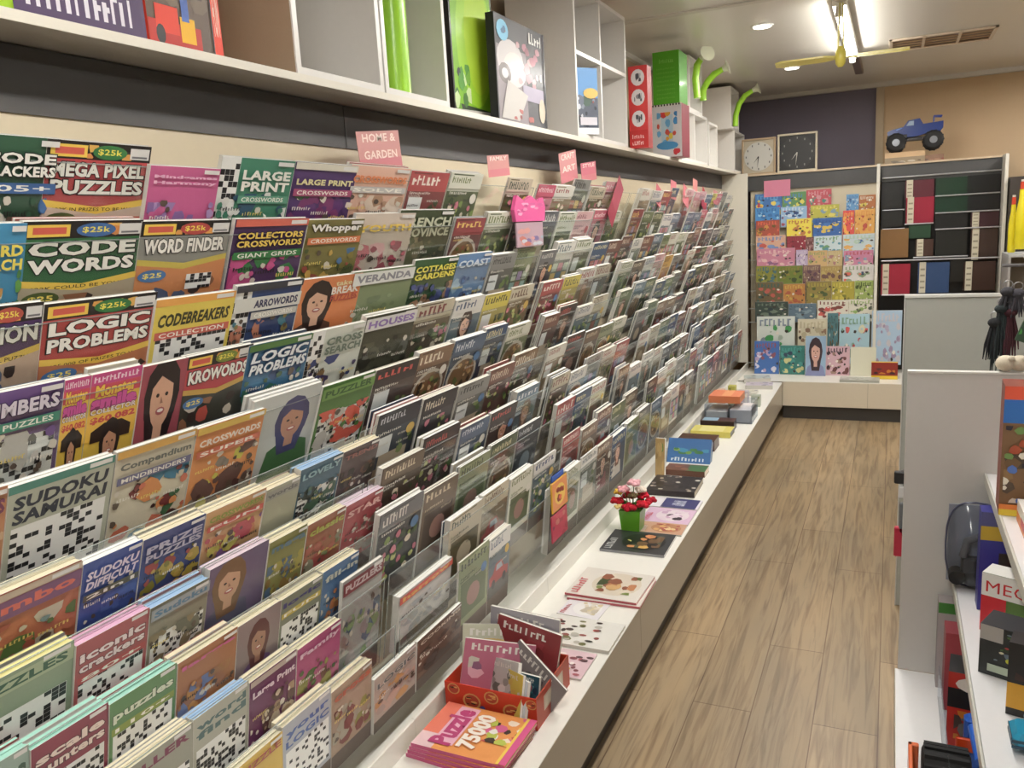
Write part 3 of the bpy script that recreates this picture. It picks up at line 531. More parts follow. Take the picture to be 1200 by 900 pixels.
PAL = {
 'white': [('e6e4dc', '5c6c74', '7c8478'), ('dedbd0', 'a03c38', '8c7c60'), ('e2e0da', '3c5478', '5c7078'), ('dcdccc', '6c7c3c', '5c6844')],
 'cream': [('d0c8b0', '6c4c34', '74603f'), ('c8c0a8', '7c2c2c', '5c4c3c'), ('cabfa8', '3c4c3c', '645838')],
 'green': [('6c7c54', 'dcdcc4', '4c5c3c'), ('4c5c3c', 'd8d4a8', '3c4a30'), ('8c9870', '2c3c24', '5c6c44')],
 'brown': [('6c5844', 'd8c8a8', '4c3c30'), ('8c6c50', 'ece0c8', '5c4434'), ('7c4838', 'e4d0b8', '54342c')],
 'blue': [('4c6480', 'd4dce4', '34465c'), ('6c8498', 'eceef0', '445868'), ('2c4c74', 'e4d8a0', '283c54')],
 'grey': [('8c8c88', '2c2c2c', '64645f'), ('a8a8a2', '4c2c2c', '7c7c78'), ('6c6c70', 'dcd8d0', '48484c')],
 'dark': [('2c2c30', 'd8d0b8', '3c3c40'), ('342c2c', 'c83c34', '4c3c38'), ('242c38', 'c8ccd4', '38404c')],
 'pink': [('d48c98', 'f0e0e0', 'c8a0a0'), ('c84868', 'f4dce0', 'b87080'), ('e0b0b4', '8c3c4c', 'd0a4a0')],
 'yellow': [('d8c840', '3c3c2c', 'a89c4c'), ('d0a03c', '5c2c1c', 'a87c3c')],
 'red': [('b03c3c', 'f0e4d8', '7c3434'), ('943038', 'e8c860', '643434')]}
THN = {'face': 'a face', 'food': 'a plate of food', 'room': 'a room', 'garden': 'garden flowers', 'craft': 'patchwork squares', 'car': 'a car', 'grid': 'a crossword grid', 'plain': 'a plain oval picture'}
nm = 0; ymaxes = {}
placed = {r: [] for r in range(10)}
for r, L in HAND.items():
    for (a, c, dr, lab, opt) in L:
        X = XR(r); A = on_x(a[0], a[1], X); B = on_x(c[0], c[1], X)
        small = opt in ('white', 'blue', 'pink', 'mint', 'yellow', 'lilac', 'small')
        placed[r].append((A.y+.0008, B.y-.0008, (A.z+B.z)/2, dr, lab, PAGC[opt], .019 if small else .009, small))
for (a, c, dr, lab, opt) in EXTRA8:
    X = XR(8); A = on_x(a[0], a[1], X); B = on_x(c[0], c[1], X); placed[8].append((A.y, B.y, (A.z+B.z)/2, dr, lab, PAGC[opt], .02, False))
# the rest of every row, bay by bay
SKIP9 = [(2.2, 2.6)]
for r in range(10):
    placed[r].sort(key=lambda e: e[0]); y = max(e[1] for e in placed[r])+.004
    while y < 6.98:
        wd = rngm.choice((.2, .205, .21, .215, .195, .2)) * (1.0 if rngm.random() < .9 else .8)
        if y+wd > 7.06: break
        sk = (r == 9 and any(a < y < c for a, c in SKIP9)) or (rngm.random() < .02) or (r == 0 and 2.28 < y < 2.52)
        for a, c in segs:                              # no magazine stands across a joint
            if y < c < y+wd: y = c+.022
        if sk: y += wd*.9; continue
        u = rngm.random(); far = y > 4.6
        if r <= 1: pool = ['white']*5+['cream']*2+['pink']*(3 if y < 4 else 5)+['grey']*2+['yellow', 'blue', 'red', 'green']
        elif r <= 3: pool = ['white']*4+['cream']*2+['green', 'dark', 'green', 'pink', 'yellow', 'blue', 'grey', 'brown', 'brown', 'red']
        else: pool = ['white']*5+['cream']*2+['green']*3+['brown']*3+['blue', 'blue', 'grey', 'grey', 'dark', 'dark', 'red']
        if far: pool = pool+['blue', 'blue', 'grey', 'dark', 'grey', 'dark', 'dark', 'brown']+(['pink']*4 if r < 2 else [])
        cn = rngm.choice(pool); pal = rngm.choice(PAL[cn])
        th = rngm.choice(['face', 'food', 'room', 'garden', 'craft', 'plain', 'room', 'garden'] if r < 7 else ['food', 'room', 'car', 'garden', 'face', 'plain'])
        if y > 4.2: th = rngm.choice(['car', 'face', 'plain', 'room', 'garden', 'craft'])
        sd = rngm.random(); zt = ZT(r)+rngm.uniform(-.022, .012); t = rngm.choice((.006, .009, .013, .018))
        pgc = rngm.choice(('f2f1ec', 'f2f1ec', 'ebe7da', 'f4f3f0'))
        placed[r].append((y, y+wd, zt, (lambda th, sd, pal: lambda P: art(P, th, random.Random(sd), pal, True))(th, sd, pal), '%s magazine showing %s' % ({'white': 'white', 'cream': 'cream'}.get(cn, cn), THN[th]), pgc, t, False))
        y += wd+rngm.choice((.002, .003, .006, .012, .02))
BC = MB()
for r in range(10):
    k = 0
    for (y0, y1, zt, dr, lab, pc, t, small) in sorted(placed[r], key=lambda e: e[0]):
        px, py = proj((XR(r), (y0+y1)/2, zt))
        if proj((XR(r), y1, zt))[0] < 2 or py > 925: continue
        k += 1; h = (zt-ZF(r))/math.cos(THR[r])
        hq = y0 < 4.4
        o = magazine('magazine', y0, y1, zt, h, XR(r), t, dr, pc, lean=THR[r]+rngm.uniform(-.006, .0), hq=hq,
            label='%s, %s row from top, %s from left' % (lab, ORD[r+1], ORD[k]), group=G)
        nm += 1
        tb = t
        for q in range(rngm.choice((1, 1, 2) if small else ((0, 1, 1, 2) if r > 3 else (0, 0, 1)))):      # further copies behind the front one
            t2 = rngm.choice((.006, .008, .010)) * (1.2 if small else 1)
            tb += rngm.choice((0, .002, .004))
            if tb+t2 > .0385: break
            hh = h-.002+rngm.uniform(-.008, .006); BC.M = Matrix.Translation((XR(r)-h*math.sin(THR[r]), y0+rngm.uniform(-.004, .004), ZF(r))) @ Matrix.Rotation(THR[r], 4, 'Y')
            w2 = y1-y0-.001; cc2 = rngm.choice(('d8d4cc', 'c8bfae', '8c8c88', 'a85c54', '4c5c74', 'd8d8d8'))
            BC.box(-tb-.0014, -tb-.0008, 0, w2, 0, hh, cc2, PRINT); BC.box(-tb-t2, -tb-.0014, 0.001, w2-.001, .001, hh-.001, pc, PAGES); BC.box(-tb-t2-.0006, -tb-t2, 0, w2, 0, hh, cc2, PRINT)
            tb += t2+rngm.choice((.001, .002, .004))
print('rack magazines', nm)
BC.M = None; o = BC.build('magazine_back_copies'); o['kind'] = 'stuff'; tag(o, 'further copies of magazines tucked behind the front ones in the rack', 'magazines')

# header cards above the top row
def header(px, py, wd, ht, rz, rx, col, txt, lab, X=-1.222):
    A = on_x(px, py, X); mb = MB(); mb.box(-.0008, 0, 0, wd, 0, ht, col, CARD)
    P = Paint(mb, (0, 0, 0), (0, wd, 0), (0, 0, ht), CARD); P.rect(0, 0, 1, .35, 'c87880' if col not in ('b8404c', 'a8485a') else '9c3448')
    if txt:
        for i, s in enumerate(txt): P.text(s, .12, .74-.36*i-.04*i, .9, .94-.4*i, 'f0d8d0', bold=.02)
    o = mb.build('header_card', None, (X, A.y, A.z), (rx, rz, 0)); tag(o, lab, 'sign', 'category header cards above the magazines')
header(424, 205, .2, .105, 0, .1, 'c88c88', ['HOME &', 'GARDEN'], 'pink home and garden header card, nearest above the top row')
header(573, 208, .17, .07, 0, .08, 'c88c88', ['FAMILY'], 'pink header card, second from the left above the top row')
header(658, 216, .2, .12, .0, .15, 'cc8c8c', ['CRAFT', 'ART'], 'tall pink header card, third from the left above the top row')
header(682, 214, .2, .08, .0, .1, 'c86c7c', ['STYLE'], 'small rose header card tucked against the third one')
header(712, 250, .09, .27, .0, -.85, 'a8485a', None, 'long dark red header card leaning to the right', X=-1.19)
for i, (px, py, wd, ht, rx, col) in enumerate(((768, 236, .12, .11, -.35, 'b8606c'), (786, 232, .14, .11, -.1, 'd07c84'), (800, 236, .16, .12, -.3, 'c87078'), (812, 230, .14, .12, -.1, 'd48c88'), (822, 240, .16, .14, -.4, 'b8404c'), (836, 238, .16, .1, -.1, 'cc8888'))):
    header(px, py, wd, ht, 0, rx, col, None, 'rose header card in the far cluster, %s from the left of it' % ORD[i+1], X=-1.222+.003*(i % 3))
# pink wrapped pack at the end of row two and two novelty packs on low pockets
X = XR(1)+.014; A = on_x(603, 260, X); mb = MB()
pts = [(.0, 0), (.26, .0), (.27, .05), (.25, .085), (.2, .07), (.14, .09), (.08, .07), (.02, .09), (-.01, .04)]
mb.prism([(p[0], p[1]) for p in pts], 'x', -.008, .006, 'e0609c', BLIS if False else PLAS); P = Paint(mb, (.006, 0, -.0), (0, .26, 0), (0, 0, .08)); P.blobs(.05, .1, .95, .8, ('ec8cb4', 'd84c94', 'f4a8c8', 'c83c84'), random.Random(3), 12, .14)
mb.box(-.006, .002, .01, .25, -.09, 0, 'b89ca8', PLAS, .003); P = Paint(mb, (.002, .01, -.09), (0, .24, 0), (0, 0, .09)); P.blobs(.02, .05, .98, .95, ('7c6ca0', 'c8ccd4', 'd8948c', '9cb4c0', 'c86c5c'), random.Random(4), 12, .16)
tag(mb.build('toy_bag', None, (X, A.y, A.z)), 'pink foil wrapped toy bag hanging among the upper magazines', 'bag')
X = -1.115; A = on_x(648, 604, X); mb = MB()
mb.box(-.008, 0, 0, .16, 0, .12, 'e0a83c', PLAS, .004); P = Paint(mb, (0, 0, 0), (0, .16, 0), (0, 0, .12)); P.rect(.04, .05, .96, .95, 'e88c3c'); P.ell(.5, .5, .34, .34, 'f0c848'); P.blobs(.25, .25, .75, .75, ('b8301c', '8c1c14', 'e85c2c'), random.Random(5), 8, .14)
mb.box(-.007, -.001, .01, .13, .12, .145, '2c5cb4', PLAS, .003)
mb.box(-.008, -.002, -.01, .15, -.11, -.005, 'b83c54', PLAS, .003); P = Paint(mb, (-.002, -.01, -.11), (0, .16, 0), (0, 0, .105)); P.blobs(.05, .05, .95, .95, ('c83c54', 'a81c3c', 'c8786c', '7c2c4c'), random.Random(6), 9, .16)
tag(mb.build('novelty_pack', None, (X, A.y, A.z)), 'orange and yellow novelty pack with blue top on a low pocket', 'pack')

# ================================================================== LEDGE OF THE PLINTH
def book(name, wd, h, t, draw, loc, rot=(0, 0, 0), label='', cat='book', group=None, edge='efece4', spine=None, m=PRINT, sidecol=None):
    """stands with its front facing -Y; origin at the bottom left of the front"""
    mb = MB(); sc = sidecol or edge
    mb.box(0, wd, 0, .0008, 0, h, 'd8d4cc', m); mb.box(0, wd, t-.0008, t, 0, h, sidecol or 'b8b4ac', m)
    mb.box(.0006, wd-.0012, .0008, t-.0008, .001, h-.0012, sc, m if sidecol else PAGES); mb.box(-.0006, 0, 0, t, 0, h, spine or 'b8b0a4', m)
    P = Paint(mb, (0, 0, 0), (wd, 0, 0), (0, 0, h), m); draw(P)
    o = mb.build(name, None, loc, rot); return tag(o, label, cat, group)
def flat(name, x0, y0, dx, dy, z, t, draw, rz=0, label='', cat='magazine', group=None, edge='efece4', cover='c8c4bc', m=PRINT, solid=False):
    """lies flat, title running away from the viewer (+Y), top of cover toward the rack (-X)"""
    mb = MB(); hx, hy = dx/2, dy/2
    mb.box(-hx, hx, -hy, hy, 0, .0007, cover, m); mb.box(-hx, hx, -hy, hy, t-.0007, t, cover, m)
    mb.box(-hx+.0015, hx-.0015, -hy+.001, hy-.0015, .0007, t-.0007, edge, m if solid else PAGES); mb.box(-hx, hx, -hy-.0006, -hy, 0, t, cover, m)
    P = Paint(mb, (hx, -hy, t), (0, dy, 0), (-dx, 0, 0), m); draw(P)
    o = mb.build(name, None, (x0+hx, y0+hy, z), (0, 0, rz)); return tag(o, label, cat, group)
def foodpic(bg, cols, seed, title=None, tc='b8303c', plate='e8e4da', band=None):
    def f(P):
        r = R_(seed); P.rect(0, 0, 1, 1, bg)
        if band: P.rect(0, .84, 1, 1, band)
        P.ell(.52, .42, .4, .34, plate, 18); P.blobs(.2, .14, .86, .68, cols, r, 20, .13)
        if title: P.text(title, .06, .84, .8, .96, tc, bold=.02)
        else: P.strokes(.06, .84, .6, .95, tc, r, 7)
    return f
def spots(bg, cols, seed, n=26, r0=.07):
    def f(P):
        r = R_(seed); P.rect(0, 0, 1, 1, bg)
        for i in range(n): P.ell(r.uniform(.06, .94), r.uniform(.06, .94), r0*r.uniform(.5, 1), r0*r.uniform(.5, 1), r.choice(cols), 9)
    return f
Z0 = ZB+.0006
def puz(P):
    r = R_(9); P.rect(0, 0, 1, 1, 'e8902c'); P.rect(0, .8, 1, 1, 'e86c4c'); P.rect(0, .78, .3, 1, 'e8c4c8'); P.blobs(.35, .02, .98, .5, ('f0b82c', '3c2c24', 'e8e4dc', 'd84c8c', 'b8c43c', 'c83c2c', '2c2c30', 'f0dcc8'), r, 26, .09)
    P.rect(0, 0, 1, .07, 'd83c84'); P.rect(0, .07, 1, .1, 'f0c82c')
    P.rect(.12, .6, .95, .82, 'e8b0c4'); P.text('Puzzle', .1, .62, .9, .86, 'b81c6c', bold=.05); P.text('75000', .14, .38, .88, .58, 'f4ece0', 'd87c3c', bold=.05)
for i in range(4):
    flat('magazine', -1.085+.004*i, 1.545+.003*i, .265, .195, Z0+.0105*i, .010, puz, rz=.03*(i-1.5)*.6-.04, label=('orange and pink puzzle magazine on top of the stack in front of the red box', 'orange and pink puzzle magazine second from top of the stack by the red box', 'orange and pink puzzle magazine third from top of the stack by the red box', 'orange and pink puzzle magazine at the bottom of the stack by the red box')[3-i], group='puzzle magazines stacked on the plinth', cover='b8246c', edge='e8d8b0')
# red cardboard box
bx0, bx1, by0, by1, bh = -1.09, -.815, 1.765, 2.005, .092
t = empty('cardboard_box', (bx0, by0, Z0)); W = bx1-bx0; Dp = by1-by0
b = MB(); cc = 'c2381f'
b.box(0, W, 0, Dp, 0, .003, cc, CARD); b.box(0, W, Dp-.003, Dp, .003, bh, cc, CARD); b.box(0, .003, .003, Dp-.003, .003, bh, cc, CARD); b.build('tray', t)
b = MB(); b.box(0, W, 0, .003, .003, bh, cc, CARD); P = Paint(b, (0, 0, .003), (W, 0, 0), (0, 0, bh-.003), CARD)
for i, (u, v, q) in enumerate(((.1, .8, .07), (.3, .5, .1), (.52, .75, .08), (.74, .42, .1), (.95, .8, .06))):
    P.ell(u, v, q, q*2.6, 'c89a5c', 14); P.ell(u, v, q*.8, q*2.1, 'a8402c', 14); P.blobs(u-q*.6, v-q*1.2, u+q*.6, v+q*1.2, ('3c2418', 'd8a864'), R_(i), 5, q*.5)
for u in (.42, .85): P.ell(u, .35, .03, .08, '4c4c8c', 8)
b.build('front_panel', t)
b = MB(); b.box(W-.003, W, .003, Dp-.003, .003, bh, 'b04a34', CARD); P = Paint(b, (W, .003, .003), (0, Dp-.006, 0), (0, 0, bh-.003), CARD); P.rect(.2, .3, .8, .78, 'c8b8a4'); P.rect(.24, .36, .76, .72, 'd8ccb8'); b.build('side_panel', t)
tag(t, 'small red printed cardboard box holding loose magazines on the plinth', 'box')
IN = [(.02, .025, .2, .012, 'pink magazine leaning at the front left inside the red box', ('b8607c', ('d88ca4', 'c8c8b8', '8c5c7c', 'e0a8b8')), (-.25, .18, .42), .19),
      (.006, .075, .2, .010, 'green and white magazine leaning at the far left inside the red box', ('c8c8b0', ('d8b45c', '4c7c4c', 'e4e0d0')), (-.3, .1, .5), .2),
      (.10, .06, .13, .012, 'white pocket book upright in the middle of the red box', ('c8c8c4', ('6c7468', 'e4e4e0', '9c9c94')), (-.35, -.25, -.5), .13),
      (.135, .045, .12, .008, 'yellow edged pocket book near the front of the red box', ('d8c43c', ('e4e0d8', 'd8b83c')), (-.3, -.2, -.6), .12),
      (.16, .03, .1, .010, 'small white book with blue lettering at the front of the red box', ('d4dce4', ('3c6ca4', 'b83c4c', 'e8e8e8')), (-.3, -.15, -.55), .115),
      (.19, .035, .07, .012, 'teal patterned book at the right front of the red box', ('1c4c5c', ('2c7c84', 'b83c5c', 'c8d0d0', '1c2c44')), (-.25, 0, -.1), .12),
      (.06, .135, .19, .008, 'silver magazine slanting to the right inside the red box', ('8c8484', ('6c6464', 'a8a09c', '4c4848')), (-.2, .55, -.3), .2),
      (.05, .165, .2, .012, 'dark red hardback slanting near the back of the red box', ('8c1c24', ('9c2430', '7c141c')), (-.12, .16, -.05), .215),
      (.04, .19, .215, .010, 'grey and blue magazine upright at the back of the red box', ('a09ca4', ('8c8890', 'b4b0b4', '3c4ca0')), (-.06, .06, 0), .225)]
for (ox, oy, wd, th, lab, (bg, cols), rot, h) in IN:
    def dr(P, bg=bg, cols=cols, s=int(ox*1000)):
        r = R_(s); P.rect(0, 0, 1, 1, bg); P.blobs(.08, .1, .92, .8, cols, r, 9, .16); P.strokes(.1, .84, .8, .94, 'e8e4dc', r, 8)
    book('magazine' if 'magazine' in lab else 'book', wd, h, th, dr, (bx0+ox, by0+oy, Z0+.004), rot, lab, 'magazine' if 'magazine' in lab else 'book', 'reading matter in the red box')
# flat magazines along the ledge
flat('magazine', -.99, 2.03, .2, .15, Z0, .006, spots('d8b8c0', ('7c3440', 'a8505c', '5c3c44', 'e8dcd8', 'c8a03c'), 4), .0, 'pink magazine with little dark pictures behind the red box', edge='e4d8d8')
flat('magazine', -1.02, 2.2, .26, .18, Z0, .011, spots('e0ded6', ('3c2c28', '8c3c34', '6c6c3c', 'b8b4a8', '2c2824'), 6, 30, .06), .0, 'white magazine dotted with dark food pictures on the plinth')
flat('leaflet', -1.01, 2.4, .15, .13, Z0, .002, foodpic('e4e0e4', ('d8c89c', 'c8bca8', 'e0d4c0'), 3, plate='eceae8'), -.05, 'thin white leaflet next to the sandwich cookery magazine', 'leaflet')
for i in range(2):
    flat('magazine', -1.03+.01*(1-i), 2.53-.012*(1-i), .265, .235, Z0+.0086*i, .008, foodpic('dcd6cc', ('b8743c', '5c6c2c', 'c89c5c', '8c4c2c', '7c8c3c', 'd8a868', '3c4c24'), 12, tc='c83c4c', plate='d4c8b4'), -.02+.04*(1-i), 'white cookery magazine with a sandwich cover, %s of two' % ('upper', 'lower')[1-i], group='sandwich cookery magazines', cover='b8404c')
flat('magazine', -1.05, 2.97, .265, .225, Z0, .010, foodpic('34363a', ('d8a444', 'c87c3c', '2c2420', 'e0bc6c', '6c4c2c', '4c5040'), 14, tc='c8ccc8', plate='1c1c20'), .02, 'dark food magazine with a golden sandwich, in front of the flower pot', cover='8c8c90')
flat('magazine', -.96, 3.205, .19, .125, Z0, .007, foodpic('c89878', ('c8643c', 'd8a45c', 'a83c2c', 'e4c88c'), 15, tc='e8dcd0', plate='b87c4c'), .02, 'orange pizza covered magazine beside the flower pot')
flat('magazine', -.985, 3.335, .215, .185, Z0, .006, foodpic('d8b4d0', ('e0ccd8', 'c8a0c0', 'e8d8e4', '3c2c3c'), 16, tc='d83c5c', plate='e4d4dc'), .0, 'pale pink magazine between the pizza and the navy magazines')
flat('magazine', -1.0, 3.525, .23, .13, Z0, .008, lambda P: (P.rect(0, 0, 1, 1, 'e4e0e8'), P.rect(.0, .05, 1, .75, '2c3070'), P.strokes(.25, .3, .8, .55, 'd4d8e8', R_(2), 9)), .0, 'navy blue and white magazine lying behind the pink one')
# flower pot
p = on_z(741, 622, Z0); t = empty('flower_pot', (p.x, p.y+.01, Z0))
b = MB(); b.prism([(-.042, -.042), (.042, -.042), (.042, .042), (-.042, .042)], 'z', 0, .002, '5c9c24', PLAS)
k = [(-.040, .040), (.048, .048)]
vs = [(sx*.038, sy*.038, 0) for sx, sy in ((-1, -1), (1, -1), (1, 1), (-1, 1))]+[(sx*.047, sy*.047, .1) for sx, sy in ((-1, -1), (1, -1), (1, 1), (-1, 1))]
b.add(vs, [(0, 1, 5, 4), (1, 2, 6, 5), (2, 3, 7, 6), (3, 0, 4, 7), (4, 5, 6, 7)], '62a828', PLAS); b.build('pot', t, label='square lime green pot')
rf = R_(8)
fl = [(-.06, -.02, .135, .03, 'c0182c'), (.0, -.045, .12, .034, 'b8142c'), (.055, -.02, .13, .032, 'c41c30'), (.08, .01, .14, .026, 'b0122c'), (-.02, .02, .15, .03, 'a81428'), (-.03, -.02, .19, .028, 'e8a8b0'), (.01, .0, .215, .03, 'eab4bc'), (.035, .02, .18, .026, 'ece0d0'), (-.06, .01, .165, .024, 'ecc04c'), (-.045, -.05, .12, .02, 'f0d48c'), (.01, -.02, .165, .024, '6c5c3c'), (.04, .03, .15, .028, 'c81c34')]
for i, (x, y, z, r, c) in enumerate(fl):
    b = MB(); b.ell((x, y, z), (r*.55, r*.55, r*.5), c, CLOTH, 8, 5)
    for a in range(7):
        q = 2*PI*a/7+i; b.ell((x+math.cos(q)*r*.62, y+math.sin(q)*r*.62, z+(.1 if a % 2 else -.12)*r), (r*.42, r*.42, r*.32), c, CLOTH, 7, 5)
    b.build('flower_head', t)
b = MB()
for (x, y, z, r, c) in fl: b.tube([(x*.3, y*.3, .09), (x, y, z)], .002, '3c6c2c', PLAS, 5)
for i in range(9):
    a = rf.uniform(0, 6.3); d = rf.uniform(.03, .065); b.ell((math.cos(a)*d, math.sin(a)*d, rf.uniform(.1, .13)), (.02, .02, .006), '4c7c2c', CLOTH, 7, 4)
b.build('foliage', t)
tag(t, 'artificial red and pink flowers in a square lime green pot', 'flowers')
# things further along the ledge
flat('book', -1.06, 3.7, .235, .24, Z0, .028, spots('241f22', ('d8d0c4', '3c3034', '8c8078', '141214', 'c8b8a4', '4c4440'), 21, 34, .06), .03, 'black book with white speckled picture behind the navy magazine', 'book', edge='c8bca8', cover='2c2024')
flat('book', -1.05, 4.03, .21, .115, Z0, .03, lambda P: (P.rect(0, 0, 1, 1, '6c3c1c'), P.rect(0, 0, .9, .45, '3c6c2c'), P.blobs(.1, .1, .9, .9, ('7c4420', '8c5428'), R_(3), 5, .2)), 0, 'brown and green book between the black and the blue books', 'book', edge='e8d8c8', cover='5c3018')
def bluebk(P): r = R_(5); P.rect(0, 0, 1, 1, '1c64a4'); P.blobs(.05, .35, .95, .6, ('6c9c3c', '8cac3c', '3c7c44', '2c8cb4'), r, 12, .12); P.strokes(.1, .08, .9, .22, 'd8e4ec', r, 10)
book('book', .235, .14, .05, bluebk, (-1.095, 4.26, Z0), (-.55, 0, .02), 'bright blue picture book propped up against brown books', 'book', edge='e0e4e8', sidecol='2c5c84')
def tanbk(P): r = R_(6); P.rect(0, 0, 1, 1, 'b8985c'); P.blobs(.1, .1, .9, .9, ('c8a868', '9c7c44', '6c8c3c'), r, 6, .2)
book('book', .05, .2, .02, tanbk, (-1.09, 4.0, Z0), (-.1, 0, -.1), 'narrow tan and green book standing against the clear pockets', 'book')
flat('book', -1.1, 4.52, .215, .15, Z0, .06, lambda P: (P.rect(0, 0, 1, 1, '4c2c1c'), P.blobs(.1, .1, .9, .9, ('5c3420', '3c2014'), R_(3), 5, .2)), 0, 'thick dark brown book behind the blue picture book', 'book', edge='4c2c1c', cover='4c2c1c', solid=True)
flat('book', -1.09, 4.83, .24, .15, Z0, .035, lambda P: (P.rect(0, 0, 1, 1, 'd8cc5c'), P.rect(.1, .2, .9, .8, 'e4dc8c')), .0, 'yellow topped book beside the perspex boxes', 'book', edge='2c2428', cover='d8cc4c', solid=True)
flat('book', -1.07, 5.02, .21, .1, Z0, .055, lambda P: (P.rect(0, 0, 1, 1, '4c3434'), P.rect(.1, .5, .9, .95, '8cb4cc')), .0, 'dark plum box behind the yellow topped book', 'box', edge='2c2024', cover='3c2828', solid=True)
# perspex display box with orange pack
t = empty('perspex_box', (-1.08, 5.2, Z0)); b = MB()
for (x0, x1, y0, y1, z0, z1) in ((0, .3, 0, .003, 0, .12), (0, .3, .25, .253, 0, .12), (0, .003, 0, .25, 0, .12), (.297, .3, 0, .25, 0, .12), (.15, .153, 0, .25, 0, .12), (0, .3, 0, .25, .0, .003)): b.box(x0, x1, y0, y1, z0, z1, 'ffffff', BLIS)
b.build('clear_case', t); b = MB(); b.box(.01, .142, .01, .24, .004, .07, 'dcdad4', PAGES); b.box(.16, .29, .01, .24, .004, .085, 'd0cccc', PAGES); b.build('paper_stack', t)
tag(t, 'clear perspex box of white leaflets on the plinth under an orange pack', 'box')
flat('carton', -1.06, 5.24, .2, .2, Z0+.1215, .045, lambda P: (P.rect(0, 0, 1, 1, 'e4743c'), P.rect(.1, .3, .9, .6, 'f09c5c')), .0, 'orange carton lying on the perspex box', 'carton', cover='e0702c', edge='e07c34', solid=True)
for i, (x, y, wd, h, c, c2) in enumerate(((-1.08, 5.62, .05, .13, 'd8b8a0', 'a87c5c'), (-1.01, 5.66, .05, .15, 'c8c44c', '8c8c3c'), (-.94, 5.64, .07, .12, 'c8c0c8', '8c7c94'), (-.86, 5.7, .06, .08, 'b4bcac', '7c8c5c'))):
    book('gift_box', wd, h, .05, (lambda c, c2, i: lambda P: (P.rect(0, 0, 1, 1, c), P.blobs(.1, .1, .9, .9, (c2, 'e4e0d8'), R_(i), 5, .2)))(c, c2, i), (x, y, Z0), (0, 0, 0), ('narrow peach', 'lime yellow', 'lilac grey', 'low pale green')[i]+' gift box in the far corner of the plinth', 'box', 'gift boxes in the far corner', sidecol=c)
for i, (x, y, c) in enumerate(((-1.08, 6.05, 'e0dccc'), (-1.0, 6.3, 'd0c4d0'), (-1.05, 6.55 - .02, 'c8d0c8'))):
    flat('booklet', x, y, .2, .14, Z0, .02+.01*i, spots(c, ('8c8494', 'b8b09c', '6c7c8c'), 40+i, 10, .1), .1*i, ('cream', 'lilac', 'pale green')[i]+' booklet lying near the far end of the plinth', 'booklet', 'booklets at the far end of the plinth')

# ================================================================== BOXES AND CUBES ON THE DISPLAY SHELF
ZS = SH+.0175
def yat(px, X, z):
    lo, hi = .2, 12
    for _ in range(50):
        m = (lo+hi)/2
        if proj((X, m, z))[0] < px: lo = m
        else: hi = m
    return m
def cube(pl, pr, ztop, z0, depth, label, divs=(), shelves=(), side='e4e1dc', fx=None, back=True):
    fx = fx if fx is not None else XF-.006
    y0, y1 = yat(pl, fx, z0+.05), yat(pr, fx, z0+.05); t = empty('cube_shelf', (fx, y0, z0)); L = y1-y0; H = ztop-z0; T = min(.016, L*.12)
    for k, (a, c, col) in enumerate(((0, T, side), (L-T, L, 'e4e1dc'))):
        b = MB(); b.box(-depth, 0, a, c, 0, H, 'e4e1dc', LAM)
        if k == 0 and side != 'e4e1dc': b.box(-depth+.002, -.004, a-.0008, a, 0.002, H-.002, side, mat('gloss_tan_laminate', .18, coat=.4))
        b.build('side_panel', t)
    b = MB(); b.box(-depth, 0, T, L-T, H-T, H, 'e4e1dc', LAM); b.build('top_panel', t)
    b = MB(); b.box(-depth, 0, T, L-T, 0, T, 'e4e1dc', LAM); b.build('bottom_panel', t)
    if back: b = MB(); b.box(-depth, -depth+.006, T, L-T, T, H-T, 'e4e1dc', LAM); b.build('back_panel', t)
    for d in divs: b = MB(); b.box(-depth+.006, -.002, L*d-T/2, L*d+T/2, T, H-T, 'e4e1dc', LAM); b.build('divider', t)
    for z in shelves:
        b = MB(); b.box(-depth+.006, -.001, T, L-T, z-z0-T, z-z0, 'e4e1dc', LAM); b.build('shelf_board', t)
    tag(t, label, 'shelf'); return t, y0, y1
cube(346, 449, 2.55, ZS, .29, 'tall white cube shelf with a tan side, nearest on the display shelf', side='b09a80')
cube(451, 526, 2.55, ZS, .29, 'tall white cube shelf holding the thick lime green tube')
_, u3a, u3b = cube(677, 736, 2.56, ZS, .30, 'tall white divided cube shelf left of the red box', divs=(.47,), shelves=(on_x(678, 58, XF).z,))
_, cya, cyb = cube(799, 829, on_x(800, 124, XF).z, ZS, .28, 'low white two bay cube shelf to the right of the green box', divs=(.5,))
zc = on_x(800, 124, XF).z+.0005
cube(808, 823, min(on_x(808, 55, XF).z, CEIL-.03), zc, .2, 'tall narrow white cube shelf standing on the low two bay one')
_, _, _ = cube(831, 841, on_x(831, 142, XF).z, ZS, .1, 'small white picture box between two cube shelves')
_, _, _ = cube(861, 872.5, on_x(861, 152, XF).z, ZS, .26, 'low white cube shelf at the far end of the display shelf')
z6 = on_x(861, 152, XF).z+.0005
cube(856.5, 866, min(on_x(856, 93, XF).z, CEIL-.03), z6, .24, 'tall white cube shelf standing on the farthest low one', fx=XF-.006)
# thick lime tube
y = yat(464, XF-.06, 2.1); b = MB()
b.tube([(0, 0, 0), (0, 0, .3), (0, 0, .52)], [.038, .04, .04], 'a4e03c', PLAS, 20)
tag(b.build('plastic_tube', None, (XF-.065, y, ZS+.017)), 'thick upright lime green plastic tube inside the second cube shelf', 'tube')
